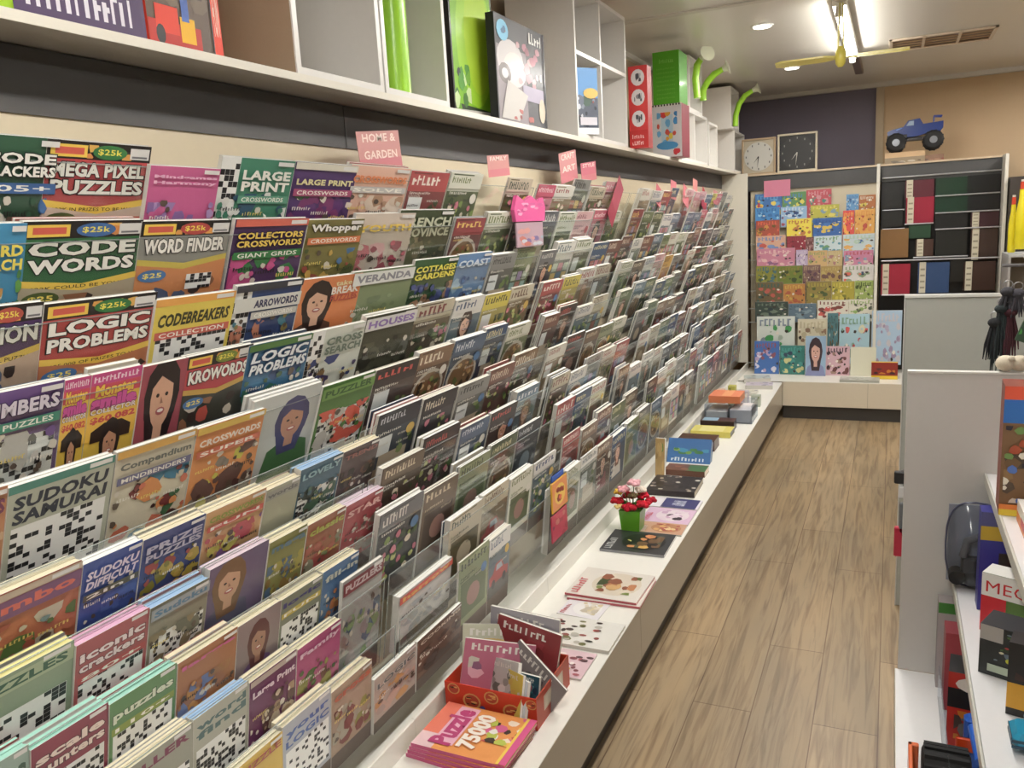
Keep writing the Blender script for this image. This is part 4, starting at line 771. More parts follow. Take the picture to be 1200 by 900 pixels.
# curved lime tubes with flared white ends
for k, (Yp, pts, lab) in enumerate(((5.42, [(817, 115), (815, 92), (817, 76), (822, 68), (827, 64)], 'closest, its white mouth facing the viewer'),
                      (5.75, [(824, 118), (824, 106), (829, 96), (837, 87), (847, 81), (853, 78)], 'middle one, curving over the grey panel'),
                      (7.0, [(861.5, 148), (862, 136), (866, 122), (873, 112), (882, 106), (889, 103)], 'farthest, in front of the purple wall'))):
    P_ = [on_y(x, y, Yp) for x, y in pts]; t = empty('curved_tube', P_[0])
    L = [p-P_[0] for p in P_]; n = len(L)
    b = MB(); b.tube(L[:n-1], [.022]*(n-2)+[.018], 'a2dc3c', PLAS, 12); b.build('tube', t)
    d = (L[-1]-L[-2]).normalized(); e = L[-1] if k else L[-1]+Vector((.02, -.05, 0))
    b = MB(); b.tube([L[-2]+d*.0, L[-2]+(e-L[-2])*.7, e, e+(e-L[-2])*.06], [.018, .026, .048, .05], 'e8ecd4', PLAS, 16); b.build('flared_mouth', t, label='white flared mouth')
    tag(t, 'lime green curved tube with white flared end, '+lab, 'tube', 'curved lime tubes on the display shelf')
# picture boxes and toys
def sidebox(name, px0, px1, ztop, depth, draw, lab, cat='box', X=None, endcol='c8c4bc', z0=None):
    X = X if X is not None else XF-.012; z0 = z0 or ZS; y0, y1 = yat(px0, X, z0), yat(px1, X, z0); mb = MB()
    mb.box(-depth, 0, 0, y1-y0, 0, ztop-z0, endcol, CARD); P = Paint(mb, (0, 0, 0), (0, y1-y0, 0), (0, 0, ztop-z0), CARD); draw(P)
    return tag(mb.build(name, None, (X, y0, z0+.0005)), lab, cat)
def toyA(P):
    r = R_(31); P.rect(0, 0, 1, 1, '9cc42c'); P.blobs(.02, .1, .98, .95, ('a8cc34', '6c5c94', '7c9c2c', '8c8ca0', '3c2c34', 'c8dc5c', '4c74b4'), r, 30, .1); P.rect(.3, 0, 1, .2, '4c3c5c'); P.strokes(.36, .04, .95, .17, 'e4e0e8', r, 12)
def toyB(P):
    r = R_(32); P.rect(0, 0, 1, 1, '5c4c40'); P.blobs(.02, .2, .95, .95, ('6c5c4c', '8c8074', '4c3c38', '7c6c64'), r, 14, .16); P.rect(.0, 0, .7, .12, 'b83028'); P.rect(.1, .06, .4, .2, 'd8402c'); P.ell(.15, .05, .06, .05, '1c1c20'); P.rect(.42, .03, .62, .16, 'f0b828'); P.rect(.45, .14, .55, .28, '3c5ca4')
    P.rect(.86, 0, 1, 1, '2c2428'); P.rect(.88, 0, 1, .45, 'e4442c'); P.poly([(.86, .55), (.95, .5), (1, .6), (.93, .75)], 'd8dcd0'); P.text('FUN', .9, .1, .98, .35, 'f0c8b8')
sidebox('toy_box', -70, 172, 2.3, .1, toyA, 'large lime and purple toy box, nearest on the display shelf')
sidebox('toy_box', 176, 262, 2.3, .1, toyB, 'dark toy box with a red truck picture and red end strip', endcol='d8402c')
def limepic(P):
    r = R_(33); P.rect(0, 0, 1, 1, '2c3c24'); P.poly([(.04, .1), (.96, .06), (.96, .96), (.3, .98), (.04, .8)], '7cb424'); P.ell(.55, .5, .42, .42, '98c82c', 20); P.ell(.62, .52, .3, .36, 'a8cc30', 20); P.ell(.6, .84, .3, .08, 'c4dc8c')
    P.blobs(.02, .06, .4, .34, ('3c6c24', '6ca42c', '1c2c1c', 'c8dca4', '4c8c2c'), r, 14, .08); P.rect(.3, .93, .8, 1, 'd4d8cc'); P.rect(0, 0, 1, .06, 'c8c4bc'); P.rect(0, .06, .02, 1, '1c1c1c')
zt = on_x(583, 16, XF-.01).z
p = on_z(532, 131, ZS); 
xl_ = XF-.10; y0 = yat(531, xl_, ZS+.1); ang = min((abs(proj((xl_+.23*math.cos(a/100), y0+.23*math.sin(a/100), ZS+.1))[0]-581), a/100) for a in range(40, 157))[1]; mb = MB(); mb.box(0, .23, 0, .05, 0, .5, '242424', CARD); P = Paint(mb, (0, 0, 0), (.23, 0, 0), (0, 0, .5), CARD); limepic(P)
tag(mb.build('picture_box', None, (xl_, y0, ZS+.0005), (0, 0, ang)), 'tall box with a glowing lime green picture between cube shelf and grey poster', 'box')
def robo(P):
    r = R_(34); P.rect(0, 0, 1, 1, '4c4c50'); P.rect(.02, 0, .6, .72, '8c8488'); P.ell(.28, .6, .26, .2, 'c8c4c4', 16); P.ell(.36, .52, .22, .17, 'd8d4d0', 16); P.ell(.16, .46, .12, .1, '6c6464'); P.ell(.16, .46, .06, .05, 'c8c8c8')
    P.blobs(.4, .4, .92, .82, ('b88c94', 'a87480', 'c8a8ac', '8c5c68', '6c5c64'), r, 18, .07); P.rect(.5, .25, .95, .4, 'a8a0b4'); P.poly([(.05, .02), (.4, .02), (.6, .3), (.2, .4)], 'c4c0bc'); P.ell(.9, .18, .07, .13, 'c8bca8'); P.blobs(.25, .03, .7, .14, ('a8605c', '8c4c4c'), r, 6, .05)
    P.ell(.14, .86, .11, .1, '7cb4d0', 14); P.blobs(.08, .8, .2, .92, ('8c5c5c', '4c6c8c'), r, 4, .04); P.rect(.62, .0, .64, 1, '5c5c60') if False else None; P.strokes(.66, .84, .96, .95, 'dcdcd8', r, 5); P.rect(.97, 0, 1, 1, '2c2c30')
sidebox('poster_box', 585, 641, zt, .03, robo, 'grey poster box with pale machine and pink flower picture', X=XF-.008, endcol='1c1c20')
def seabk(P):
    r = R_(35); P.rect(0, 0, 1, 1, '4c94d4'); P.rect(0, 0, 1, .55, '4c5464'); P.blobs(.02, .12, .98, .6, ('2c3440', '5c6478', 'c8a83c', '7c8494', '2c4c3c'), r, 12, .14); P.blobs(.05, .12, .95, .6, ('c8ccd4', '1c2430', 'd8b44c', '7c8ca0', '8c3c34'), r, 24, .05); P.rect(0, 0, 1, .1, 'e4e4e8'); P.rect(.5, .14, .95, .26, 'd8d4dc'); P.ell(.8, .62, .2, .08, 'd8b440')
mb = MB(); mb.box(0, .19, 0, .035, 0, .27, 'e0e0dc', PAGES); P = Paint(mb, (0, 0, 0), (.19, 0, 0), (0, 0, .27)); seabk(P); mb.box(-.001, 0, 0, .035, 0, .27, '2c3c54', PRINT)
tag(mb.build('book', None, (XF-.085, u3a+.022, ZS+.018), (0, 0, .95)), 'book with blue sky and ship cover in the divided cube shelf', 'book')
def fbox(name, px0, px1, ytop, ybot, Y, depth, draw, lab, cat='box', z0=None, side='b8b4ac', m=CARD, grp=None, rz=0):
    a = on_y(px0, (ytop+ybot)/2, Y); c = on_y(px1, (ytop+ybot)/2, Y); zt_ = on_y((px0+px1)/2, ytop, Y).z; z0 = z0 if z0 is not None else on_y((px0+px1)/2, ybot, Y).z
    mb = MB(); mb.box(0, c.x-a.x, 0, depth, 0, zt_-z0, side, m); P = Paint(mb, (0, 0, 0), (c.x-a.x, 0, 0), (0, 0, zt_-z0), m)
    if draw: draw(P)
    return tag(mb.build(name, None, (a.x, Y, z0+.0005), (0, 0, rz)), lab, cat, grp)
def redpat(P):
    P.rect(0, 0, 1, 1, 'c83838')
    for v in (.86, .62, .36): P.ell(.5, v, .36, .1, 'e0dcdc', 14); P.ell(.5, v+.01, .12, .03, '8c8c90', 8); P.blobs(.3, v-.05, .7, v+.05, ('4c4c54', 'b8b8bc'), R_(int(v*100)), 4, .08)
    P.rect(0, 0, 1, .22, 'b82c2c'); P.strokes(.15, .12, .8, .17, 'e8c8c4', R_(1), 6); P.strokes(.15, .04, .8, .09, 'e8c8c4', R_(2), 6)
fbox('gift_box', 737, 759, 77, 172, 4.1, .08, redpat, 'tall red box with round white pictures beside the green box', z0=ZS, side='a02828')
def greenb(P): P.rect(0, 0, 1, 1, '54ac1c'); P.strokes(.25, .78, .8, .86, '8cd05c', R_(1), 8); [P.strokes(.15, .1+.08*i, .85, .13+.08*i, '74c044', R_(i), 14) for i in range(8)]
def toyw(P):
    r = R_(36); P.rect(0, 0, 1, 1, 'dcdce0'); P.rect(.3, .3, .7, .8, 'b8d0e0'); P.blobs(.15, .2, .85, .85, ('3c84c0', 'd83c3c', 'e0a03c', '6cacd8', 'e0c84c', 'c84c3c'), r, 16, .12); P.ell(.5, .22, .38, .08, '4c94c8'); P.blobs(.6, .02, .95, .15, ('c8303c',), r, 3, .1); P.rect(0, .96, 1, 1, 'e8e8e4')
    for i in range(10): P.rect(.1*i, .965, .1*i+.05, 1, '1c1c1c')
zmid = on_y(780, 122, 4.85).z
fbox('toy_box', 765, 799, 122, 187, 4.85, .2, toyw, 'white toy box with colourful picture underneath the green box', z0=ZS, side='6c2430')
fbox('gift_box', 765, 796, 60, 122, 4.85, .2, greenb, 'bright green box with pale lettering standing on a white toy box', z0=zmid+.0006, side='3c7c1c')

# ================================================================== BACK WALL UNIT
YB = 7.24; zl = 1.935; XR_ = on_y(1176, 200, YB).x; XM = on_y(1030, 200, YB).x
t = empty('back_canopy', (0, YB, zl))
b = MB(); b.box(-1.12, XR_+.02, -.012, YW-.055-YB, -.014, 0, 'c8b498', LAM); b.build('ledge_board', t)
b = MB(); b.box(-1.12, XR_, 0, .02, -.135, -.015, '454545', MATS['dark_grey_board']); b.build('fascia', t)
tag(t, 'tan edged ledge over dark fascia along the back wall', 'shelf')
t = empty('back_rack', (0, YB, .3))
b = MB(); b.box(-1.095, XM, .022, .05, 0, 1.62, 'cfc4ac', LAM); b.build('back_board', t)
b = MB(); b.box(XM+.02, XR_, .022, .05, 0, 1.62, '1a1918', LAM); b.build('dark_back_board', t, label='dark board behind the diaries')
for x in (XM, XR_):
    b = MB(); b.box(x-.011, x+.011, -.2, -.002, 0, 1.634, 'd8d4c8', LAM); b.build('upright', t)
tag(t, 'back wall rack with white uprights for activity books and diaries', 'rack')
t = empty('back_plinth', (0, 6.62, 0)); x1 = on_y(1178, 297, 6.75).x-.02
b = MB(); b.box(XO+.001, x1, 0, .012, .105, .297, 'ddd3bf', LAM, .001); b.build('front_panel', t)
b = MB(); b.box(-1.1, x1, -.0, .62, .2975, .3, 'e6e2d8', LAM); b.build('top', t)
b = MB(); b.box(XO+.001, x1, .03, .045, 0, .105, '3e3c3a', LAM); b.build('kick_board', t)
b = MB(); b.box(-.2+.06, -.2+.063, -.0006, .0, .106, .296, 'b0a894', LAM); b.build('joint', t)
tag(t, 'low white plinth along the foot of the back wall', 'plinth')
ZJ = .301
# (x0, y0, x1, y1, row, colours, label)
KB = [
 (885, 228, 917, 243, 0, ('2c6cb0', 'b8304c', 'e4c83c', '4c9cd0'), 'blue and red activity book with a pink card above'), (917, 226, 945, 240, 0, ('5c8c54', 'd8cc4c', '3c7cb4'), 'green and yellow activity book, second in the top row'), (945, 223, 975, 239, 0, ('b83c4c', '4c8c7c', 'c88c94'), 'red and teal activity book, third in the top row'),
 (992, 228, 1007, 245, 0, ('5c9cd0', 'a8c8e0', '2c6cac'), 'light blue book at the right of the top row'), (1007, 229, 1027, 245, 0, ('b86c2c', '8c9c2c', 'd8c84c', 'e4e0d0'), 'orange and green book at the right end of the top row'),
 (885, 244, 914, 259, 1, ('2c84c8', '8cc8e8', '1c6cac'), 'cyan activity book by the white end panel'), (915, 243, 946, 257, 1, ('8cb4d8', '2c4c84', 'a84c5c', 'c8d8e8'), 'pale blue activity book in the second row'), (950, 241, 984, 256, 1, ('b8b43c', '7c9cb0', 'd8cc5c'), 'yellow green activity book in the second row'),
 (988, 247, 1002, 274, 2, ('d8342c', 'e8a42c'), 'red book with yellow dots beside the upright'), (1002, 246, 1026, 273, 2, ('e0a43c', 'b83c24', 'd88c2c'), 'orange and yellow book beside the upright'),
 (886, 259, 914, 276, 2, ('a8442c', 'c88c2c', '6c5c2c', 'd8542c'), 'red brown activity book under the cyan one'), (922, 257, 952, 275, 2, ('e4d02c', 'e4d02c', 'b8702c'), 'bright yellow activity book'), (953, 256, 987, 275, 2, ('1c5ca4', '2c6cb4', 'd8b83c', '1c4c94'), 'royal blue activity book'),
 (886, 277, 921, 292, 3, ('d8a88c', 'c84c3c', '6c8cc0'), 'cream activity book with red cars'), (922, 277, 945, 293, 3, ('8c1c34', '9c2c3c'), 'dark crimson activity book'), (945, 278, 954, 292, 3, ('6c3c3c', 'a87c7c'), 'narrow brown red activity book'), (954, 277, 987, 294, 3, ('c8d8dc', '4c8ca0', '6c9c6c'), 'white and blue green activity book'), (988, 275, 1026, 293, 3, ('c4d4d8', '3c6cb0', 'e0a84c', 'b0ccb8'), 'white activity book with blue title and orange corner'),
 (887, 292, 932, 310, 4, ('c87c94', 'd8a4b4', '8c5c84', 'e0b8b8'), 'pink activity book low on the left'), (933, 293, 947, 311, 4, ('b8a4c4', 'd0c4d4'), 'lilac activity book'), (947, 294, 970, 311, 4, ('c8a46c', 'b87c8c', '8c9c5c'), 'tan face covered activity book'), (970, 294, 988, 311, 4, ('c0a878', 'a87474', 'c8bc84'), 'sandy face covered activity book'), (989, 294, 1024, 311, 4, ('c87c9c', '7c9cb4', 'd8c4b8', 'b84c5c'), 'pink and blue activity book beside the upright'),
 (886, 312, 911, 331, 5, ('8c8c2c', '4c5c34', '3c6c7c'), 'olive activity book with green pictures'), (911, 312, 941, 331, 5, ('6c7c2c', '3c4c2c', '8c7c34'), 'moss green activity book'), (941, 311, 962, 331, 5, ('7c5c54', '5c3c4c', 'a89474'), 'brown activity book with faces'), (962, 312, 987, 331, 5, ('a88c4c', '6c4c44', 'b8a45c'), 'brown and gold activity book'), (988, 311, 1028, 331, 5, ('d8d4d0', 'd8543c', '2c3c5c', '8ca07c'), 'white activity book with a red picture'),
 (886, 331, 918, 353, 6, ('6c5c3c', 'b84c3c', '3c5c54'), 'dark activity book with red spots'), (918, 333, 944, 354, 6, ('b87c2c', 'a84c2c', 'c8a43c'), 'orange activity book below the moss green one'), (945, 330, 975, 351, 6, ('8c7c3c', '4c5c34', 'a89c3c'), 'khaki activity book'), (975, 330, 1002, 351, 6, ('a89c2c', '7c7c2c', 'c8b83c'), 'mustard activity book'), (1002, 329, 1036, 350, 6, ('9cb05c', 'b8c87c', '4c5c2c'), 'light green activity book'),
 (885, 354, 924, 368, 7, ('3c4c44', '2c3c44', '6c7c6c'), 'dark green magazine, low'), (924, 356, 957, 370, 7, ('5c7484', '7c94a0', '4c6474'), 'grey blue magazine, low'), (958, 352, 995, 369, 7, ('dcd8c8', 'c84c44', '7c3c34'), 'white magazine with red title, low'), (995, 351, 1035, 369, 7, ('dcd8c8', '5c6454', '8cac5c'), 'white magazine with dotted title, low'),
 (887, 371, 932, 404, 8, ('d4dcd4', '3c9c54', 'a8b8a8', '7c8c9c'), 'white magazine with a green figure'), (916, 368, 984, 376, 8, None, None), (935, 374, 970, 404, 8, ('d0c8ac', '8c6c54', 'b8ac8c'), 'cream classic magazine'), (970, 367, 983, 403, 8, ('4c7c84', '6c5c3c', '3c5c5c'), 'narrow teal magazine'), (984, 368, 1020, 405, 8, ('a8ccd8', 'c84444', 'd8d4b0', '7ca48c'), 'light blue magazine with red banner'), (1022, 364, 1058, 420, 8, ('a8c4dc', 'b0a8c4', 'a08cac', 'c8c4cc'), 'large pale blue and lilac magazine beside the grey panel')]
rk = R_(77)
def kart(cols, s, banner=None):
    def f(P):
        r = R_(s); P.rect(0, 0, 1, 1, cols[0]); c2 = cols[1:] or cols
        P.blobs(.03, .05, .97, .8, c2, r, 14, .13); P.blobs(.03, .05, .97, .85, tuple(c2)+('3c3430', 'e4dcd0', cols[0]), r, 20, .06); P.rect(.0, .82, 1, 1, cols[0]); P.strokes(.08, .8, .92, .95, c2[-1] if banner is None else banner, r, 7)
    return f
rows = sorted(set(k[4] for k in KB))
floorz = {}
for k in KB:
    if k[5]: z = on_y((k[0]+k[2])/2, k[3], YB-.012-.022*k[4]).z; floorz[k[4]] = min(floorz.get(k[4], 9), z-.05)
bt = [o for o in bpy.data.objects if o.name == 'back_rack'][0]
for r in rows:
    Yr = YB-.012-.022*r; b = MB(); z = max(floorz[r], ZJ+.012); floorz[r] = z
    b.box(-1.09, XM-.012, Yr-YB-.003, Yr-YB+.018, z-.3-.004, z-.3-.0005, 'ffffff', ACRE); b.build('clear_tray', bt)
for i, (x0, y0, x1_, y1_, r, cols, lab) in enumerate(KB):
    if not cols: continue
    Yr = YB-.012-.022*r
    a = on_y(x0, y0, Yr); c = on_y(x1_, y0, Yr); z0 = floorz[r]
    xa, xc = max(a.x, -1.088), min(c.x, XM-.014) if r < 8 else c.x
    book('activity_book', xc-xa-.003, a.z-z0, .014, kart(cols, i), (xa, Yr-.002, z0), (0, 0, 0), lab+' on the back wall', 'book', 'activity books on the back wall rack', edge='e8e4dc')
JB = [(884, 400, 913, 440, ('2464b0', 'd8d4e4', 'b8a0c0', '8c4c5c'), 'blue topped comic standing at the left of the back plinth'), (914, 405, 943, 440, ('2c7c74', 'c8c484', '2c3c54', '3c948c'), 'teal picture book standing on the back plinth'),
      (968, 406, 996, 443, ('d0a8b4', '6c3c3c', '9c7c6c', '3c3038'), 'pink edged comic with many figures on the back plinth'), (997, 407, 1027, 444, ('dcdcc4', 'd4d8c0'), 'plain cream pad standing on the back plinth')]
for i, (x0, y0, x1_, y1_, cols, lab) in enumerate(JB):
    Yr = 6.93-.006*i; a = on_y(x0, y0, Yr); c = on_y(x1_, y0, Yr)
    book('picture_book' if i != 3 else 'pad', c.x-a.x, a.z-ZJ, .012, kart(cols, 60+i) if i < 3 else (lambda P: P.rect(0, 0, 1, 1, 'dad9c2')), (a.x, Yr, ZJ), (-.06, 0, 0), lab, 'book' if i != 3 else 'pad')
Yr = 6.88; a = on_y(944, 394, Yr); c = on_y(968, 394, Yr)
book('picture_book', c.x-a.x, a.z-ZJ, .01, D(portrait, '8cacc8', hair='3c2c34', skin='d0a090', top='7c84b0', cu=.5, cv=.62, rr=.26), (a.x, Yr, ZJ), (-.05, 0, 0), 'book with a girl portrait, between teal and pink books', 'book')
fbox('card_game', 1021, 1052, 425, 448, 6.8, .05, lambda P: (P.rect(0, 0, 1, 1, 'd8982c'), P.rect(0, .22, 1, 1, '8c2c24'), P.blobs(.1, .3, .9, .85, ('3c1c24', 'c87c2c', '5c2c2c'), R_(3), 6, .15), P.rect(0, 0, 1, .2, 'e8c83c')), 'red and yellow boxed game at the right of the back plinth', z0=ZJ, side='d8b43c')
b = MB(); b.box(0, .28, 0, .14, 0, .018, 'a8a89c', PRINT); P = Paint(b, (0, 0, .018), (.28, 0, 0), (0, .14, 0)); spots('b4b4aa', ('6c6c64', 'd0d0c8', '8c8c84'), 9, 16, .08)(P)
a = on_z(983, 450, ZJ); tag(b.build('magazine', None, (a.x, 6.64, ZJ)), 'grey magazine lying flat near the edge of the back plinth', 'magazine')
a = on_y(895, 227, YB-.03); c = on_y(926, 227, YB-.03); b = MB(); b.box(0, c.x-a.x, 0, .001, -.03, on_y(910, 211, YB-.03).z-a.z, 'c87c94', CARD)
tag(b.build('header_card', None, (a.x, YB-.018, a.z)), 'plain pink header card above the back wall activity books', 'sign')
# diaries
DI = [(1034, 227, 1058, 245, 1, '171717', 0, 'black diary, top left of the diary rack'), (1034, 247, 1058, 266, 2, '181817', 0, 'black diary, second down on the left of the diary rack'), (1061, 212, 1095, 233, 0, '54202a', 1, 'maroon diary with pale strip, top of the second column'),
 (1062, 232, 1095, 262, 1, '8c1f34', 1, 'crimson diary with pale strip in the second column'), (1065, 263, 1091, 279, 2, '23402c', 0, 'small green diary under the crimson one'), (1032, 269, 1065, 302, 3, '7a5a36', 0, 'tan brown diary on the left'), (1073, 281, 1094, 300, 4, '402a22', 1, 'small brown diary with pale strip'),
 (1097, 209, 1134, 230, 0, '14301f', 0, 'dark green diary, top of the third column'), (1096, 231, 1134, 250, 1, '123020', 0, 'dark green diary, second in the third column'), (1096, 251, 1134, 268, 2, '131314', 0, 'black diary, third in the third column'), (1097, 270, 1134, 299, 3, '171714', 0, 'tall black diary, fourth in the third column'),
 (1134, 206, 1172, 227, 0, '141415', 0, 'black diary, top right of the diary rack'), (1134, 228, 1172, 247, 1, '131316', 0, 'black diary, second down on the right'), (1138, 248, 1171, 266, 2, '3c2028', 1, 'maroon diary with pale strip on the right'), (1138, 267, 1170, 304, 3, '35241f', 1, 'dark brown diary with pale strip on the right'),
 (1033, 310, 1067, 345, 5, '8f2235', 1, 'crimson diary in the bottom row'), (1076, 308, 1113, 343, 5, '2e4468', 1, 'blue diary in the bottom row'), (1130, 307, 1167, 340, 5, '3a2720', 1, 'brown diary in the bottom row'), (1114, 302, 1132, 330, 4, '1d1b18', 0, 'narrow black diary near the bottom')]
for i, (x0, y0, x1_, y1_, r, col, strip, lab) in enumerate(DI):
    Yr = YB-.012-.024*r; a = on_y(x0, y0, Yr); c = on_y(x1_, y0, Yr); z0 = on_y((x0+x1_)/2, y1_, Yr).z
    t = empty('diary', (max(a.x, XM+.014), Yr-.004, z0)); wd = min(c.x, XR_-.014)-max(a.x, XM+.014); h = a.z-z0
    b = MB(); b.box(0, wd, 0, .002, 0, h, col, PLAS); b.box(0, wd, .014, .016, 0, h, col, PLAS); b.box(0, .002, .002, .014, 0, h, col, PLAS); b.build('cover', t)
    b = MB(); b.box(.003, wd-.003, .0025, .0135, .003, h-.003, 'd8d0b8', PAGES); b.build('pages', t)
    if strip:
        b = MB(); b.box(.01, .055, -.001, -.0002, 0, h+.004, 'c4bca4', PRINT); P = Paint(b, (.01, -.001, 0), (.045, 0, 0), (0, 0, h)); [P.rect(.15, v, .85, v+.06, '8c8470') for v in (.15, .35, .55, .75)]; b.build('paper_band', t, label='pale printed paper band')
    tag(t, lab, 'diary', 'diaries on the back wall rack')
bt2 = bt
for (x0, x1_, y, r) in ((1034, 1174, 208, 0), (1034, 1060, 246, 1), (1096, 1172, 229, 1), (1034, 1060, 268, 2), (1096, 1172, 249, 2), (1060, 1094, 262, 2), (1096, 1172, 268, 3), (1070, 1134, 301, 4), (1033, 1172, 305, 5), (1033, 1172, 345, 6)):
    Yr = YB-.012-.024*r-.012; a = on_y(x0, y+1, Yr); c = on_y(x1_, y+1, Yr); b = MB()
    b.tube([(max(a.x, XM+.012), Yr-YB, a.z-.3), (min(c.x, XR_-.012), Yr-YB, a.z-.3)], .006, 'c4c4c8', MET, 8); b.build('rail', bt2, label='silver rail')
# clocks and toy truck on the ledge
def clock(x0, y0, x1_, y1_, frame, face, mark, lab):
    Yc = 7.34; a = on_y(x0, y0, Yc); c = on_y(x1_, y0, Yc); wd = c.x-a.x; h = a.z-zl if a.z-zl > .2 else .27; t = empty('wall_clock', (a.x, Yc, zl+.001))
    b = MB(); f = .016
    b.box(0, wd, 0, .04, 0, f, frame, PLAS, .003); b.box(0, wd, 0, .04, h-f, h, frame, PLAS, .003); b.box(0, f, 0, .04, f, h-f, frame, PLAS, .003); b.box(wd-f, wd, 0, .04, f, h-f, frame, PLAS, .003); b.build('frame', t)
    b = MB(); b.box(f, wd-f, .012, .03, f, h-f, mark if face == '2b2c2e' else 'b4a68c', CARD) if False else b.box(f, wd-f, .012, .03, f, h-f, '1e1f20' if face == '2b2c2e' else 'bdb29c', CARD); b.build('backing', t)
    R = min(wd, h)/2-f-.004; cx, cz = wd/2, h/2; b = MB(); n = 28
    b.prism([(cx+R*math.cos(-2*PI*i/n), cz+R*math.sin(-2*PI*i/n)) for i in range(n)], 'y', .006, .012, face, CARD)
    for i in range(12):
        q = 2*PI*i/12; b.box(cx+R*.86*math.cos(q)-.004, cx+R*.86*math.cos(q)+.004, .0052, .006, cz+R*.86*math.sin(q)-.008, cz+R*.86*math.sin(q)+.008, mark, CARD)
    b.build('dial', t)
    for (ang, ln) in ((4.05, .55), (4.6, .8)):
        b = MB(); dx, dz = math.cos(ang), math.sin(ang); b.prism([(cx-dz*.004, cz+dx*.004), (cx+dz*.004, cz-dx*.004), (cx+dx*R*ln, cz+dz*R*ln)], 'y', .002, .004, '2c2c2c' if face != '2b2c2e' else 'c8c4bc', PLAS); b.build('hand', t)
    tag(t, lab, 'clock')
clock(869, 164, 909, 203, 'b8a184', 'c9c8c2', '5c5c5c', 'square framed wall clock with round pale dial on the back ledge')
clock(911, 158, 958, 201, 'd0c6b0', '2b2c2e', '8c8c88', 'square framed wall clock with black dial on the back ledge')
Yt = 7.36; a = on_y(1036, 188, Yt); c = on_y(1107, 188, Yt)
fbox('carton', 1037, 1084, 178, 192, Yt+.005, .22, lambda P: (P.rect(0, 0, 1, 1, '9c8c74'), P.rect(0, .55, 1, 1, 'd8b890'), P.blobs(.1, .05, .9, .5, ('c8c0b0', '5c5044', '7c7468'), R_(4), 6, .14)), 'tan carton stand supporting the front of the toy truck', z0=zl+.001, side='b89c78')
zt0 = on_y(1060, 178, Yt).z+.014; t = empty('toy_truck', (a.x, Yt+.1, zt0)); L = c.x-a.x
BL = mat('blue_toy_body', .28, coat=.5)
b = MB(); s = L/.52
prof = [(.03, .10), (.02, .15), (.06, .165), (.16, .18), (.2, .225), (.3, .235), (.33, .19), (.5, .2), (.5, .15), (.46, .11), (.38, .12), (.28, .10), (.17, .10), (.12, .13), (.06, .13)]
b.prism([(x*s, z) for x, z in prof], 'y', -.06, .06, '17357f', BL); b.build('body', t)
b = MB(); b.prism([(.185*s, .185), (.21*s, .218), (.25*s, .22), (.25*s, .185)], 'y', -.0612, .0612, '9cb0c8', PLAS); b.prism([(.1*s, .165), (.15*s, .175), (.15*s, .17), (.1*s, .155)], 'y', -.061, .061, '5c84d4', PLAS); b.build('window', t)
b = MB(); b.tube([(.42*s, -.05, .2), (.42*s, -.05, .245), (.49*s, -.05, .24)], .005, '2448a8', BL, 6); b.tube([(.42*s, .05, .2), (.42*s, .05, .245), (.49*s, .05, .24)], .005, '2448a8', BL, 6); b.build('roll_bar', t)
b = MB(); b.box(.02*s, .2*s, -.062, .062, .085, .125, '1c1c20', PLAS, .006); b.box(.1*s, .42*s, -.03, .03, .07, .1, '3c3634', PLAS, .004); b.tube([(.1*s, -.07, .062), (.1*s, .07, .062)], .008, '8c8480', MET, 8); b.tube([(.42*s, -.07, .062), (.42*s, .07, .062)], .008, '8c8480', MET, 8); b.build('chassis', t)
for wx in (.1, .42):
    for wy in (-.085, .085):
        b = MB(); b.tube([(wx*s, wy-.025, .062), (wx*s, wy-.022, .062), (wx*s, wy+.022, .062), (wx*s, wy+.025, .062)], [.056, .072, .072, .056], '1c1c1e', RUB, 18)
        for i in range(14): q = 2*PI*i/14; b.box(wx*s+math.cos(q)*.07-.005, wx*s+math.cos(q)*.07+.005, wy-.022, wy+.022, .062+math.sin(q)*.07-.005, .062+math.sin(q)*.07+.005, '151517', RUB)
        o = b.build('wheel', t); b = MB(); b.tube([(wx*s, wy-.028, .062), (wx*s, wy+.028, .062)], .028, '8c8f94', MET, 12); b.build('hub', o)
tag(t, 'blue toy monster truck with big black tyres on the back ledge', 'toy')
fbox('carton', 1080, 1106, 181, 191, Yt+.03, .15, lambda P: P.blobs(.0, .0, 1, 1, ('a8846c', '8c3c34', '6c5c54'), R_(4), 6, .2), 'small mottled carton under the rear of the toy truck', z0=zl+.001, side='8c6c58')

# ------------------------------------------------------------------ right end of back wall
Yq = 6.6
a = on_y(1184, 207, 7.0); b = MB(); b.box(a.x, a.x+1.6, 0, .3, 0, 1.4, '3a3532', LAM)
tag(b.build('dark_cabinet', None, (0, 7.0, on_y(1190, 207, 7.0).z-1.4)), 'dark display cabinet at the far right of the back wall', 'cabinet')
for i, (x0, x1_, yt_, yb_) in enumerate(((1183, 1193, 240, 296), (1192, 1206, 222, 292))):
    Yy = 6.7-.05*i; a = on_y(x0, yt_, Yy); c = on_y(x1_, yt_, Yy); z0 = on_y(x0, yb_, Yy).z; t = empty('bottle_pack', ((a.x+c.x)/2, Yy, z0)); r = (c.x-a.x)/2; h = a.z-z0
    b = MB(); b.tube([(0, 0, 0), (0, 0, .01), (0, 0, h*.6), (0, 0, h*.85), (0, 0, h)], [r*.8, r, r, r*.6, r*.55], 'e8d82c', PLAS, 14); b.build('body', t)
    b = MB(); b.tube([(0, 0, h+.001), (0, 0, h+.05)], r*.5, 'd84c34', PLAS, 12); b.tube([(0, 0, h+.051), (0, 0, h+.065)], r*.4, 'e4dcd0', PLAS, 12); b.build('cap', t)
    tag(t, ('narrower yellow', 'wider yellow red-capped')[i]+' bottle on the grey shelf at the far right', 'bottle', 'yellow bottles at the far right')
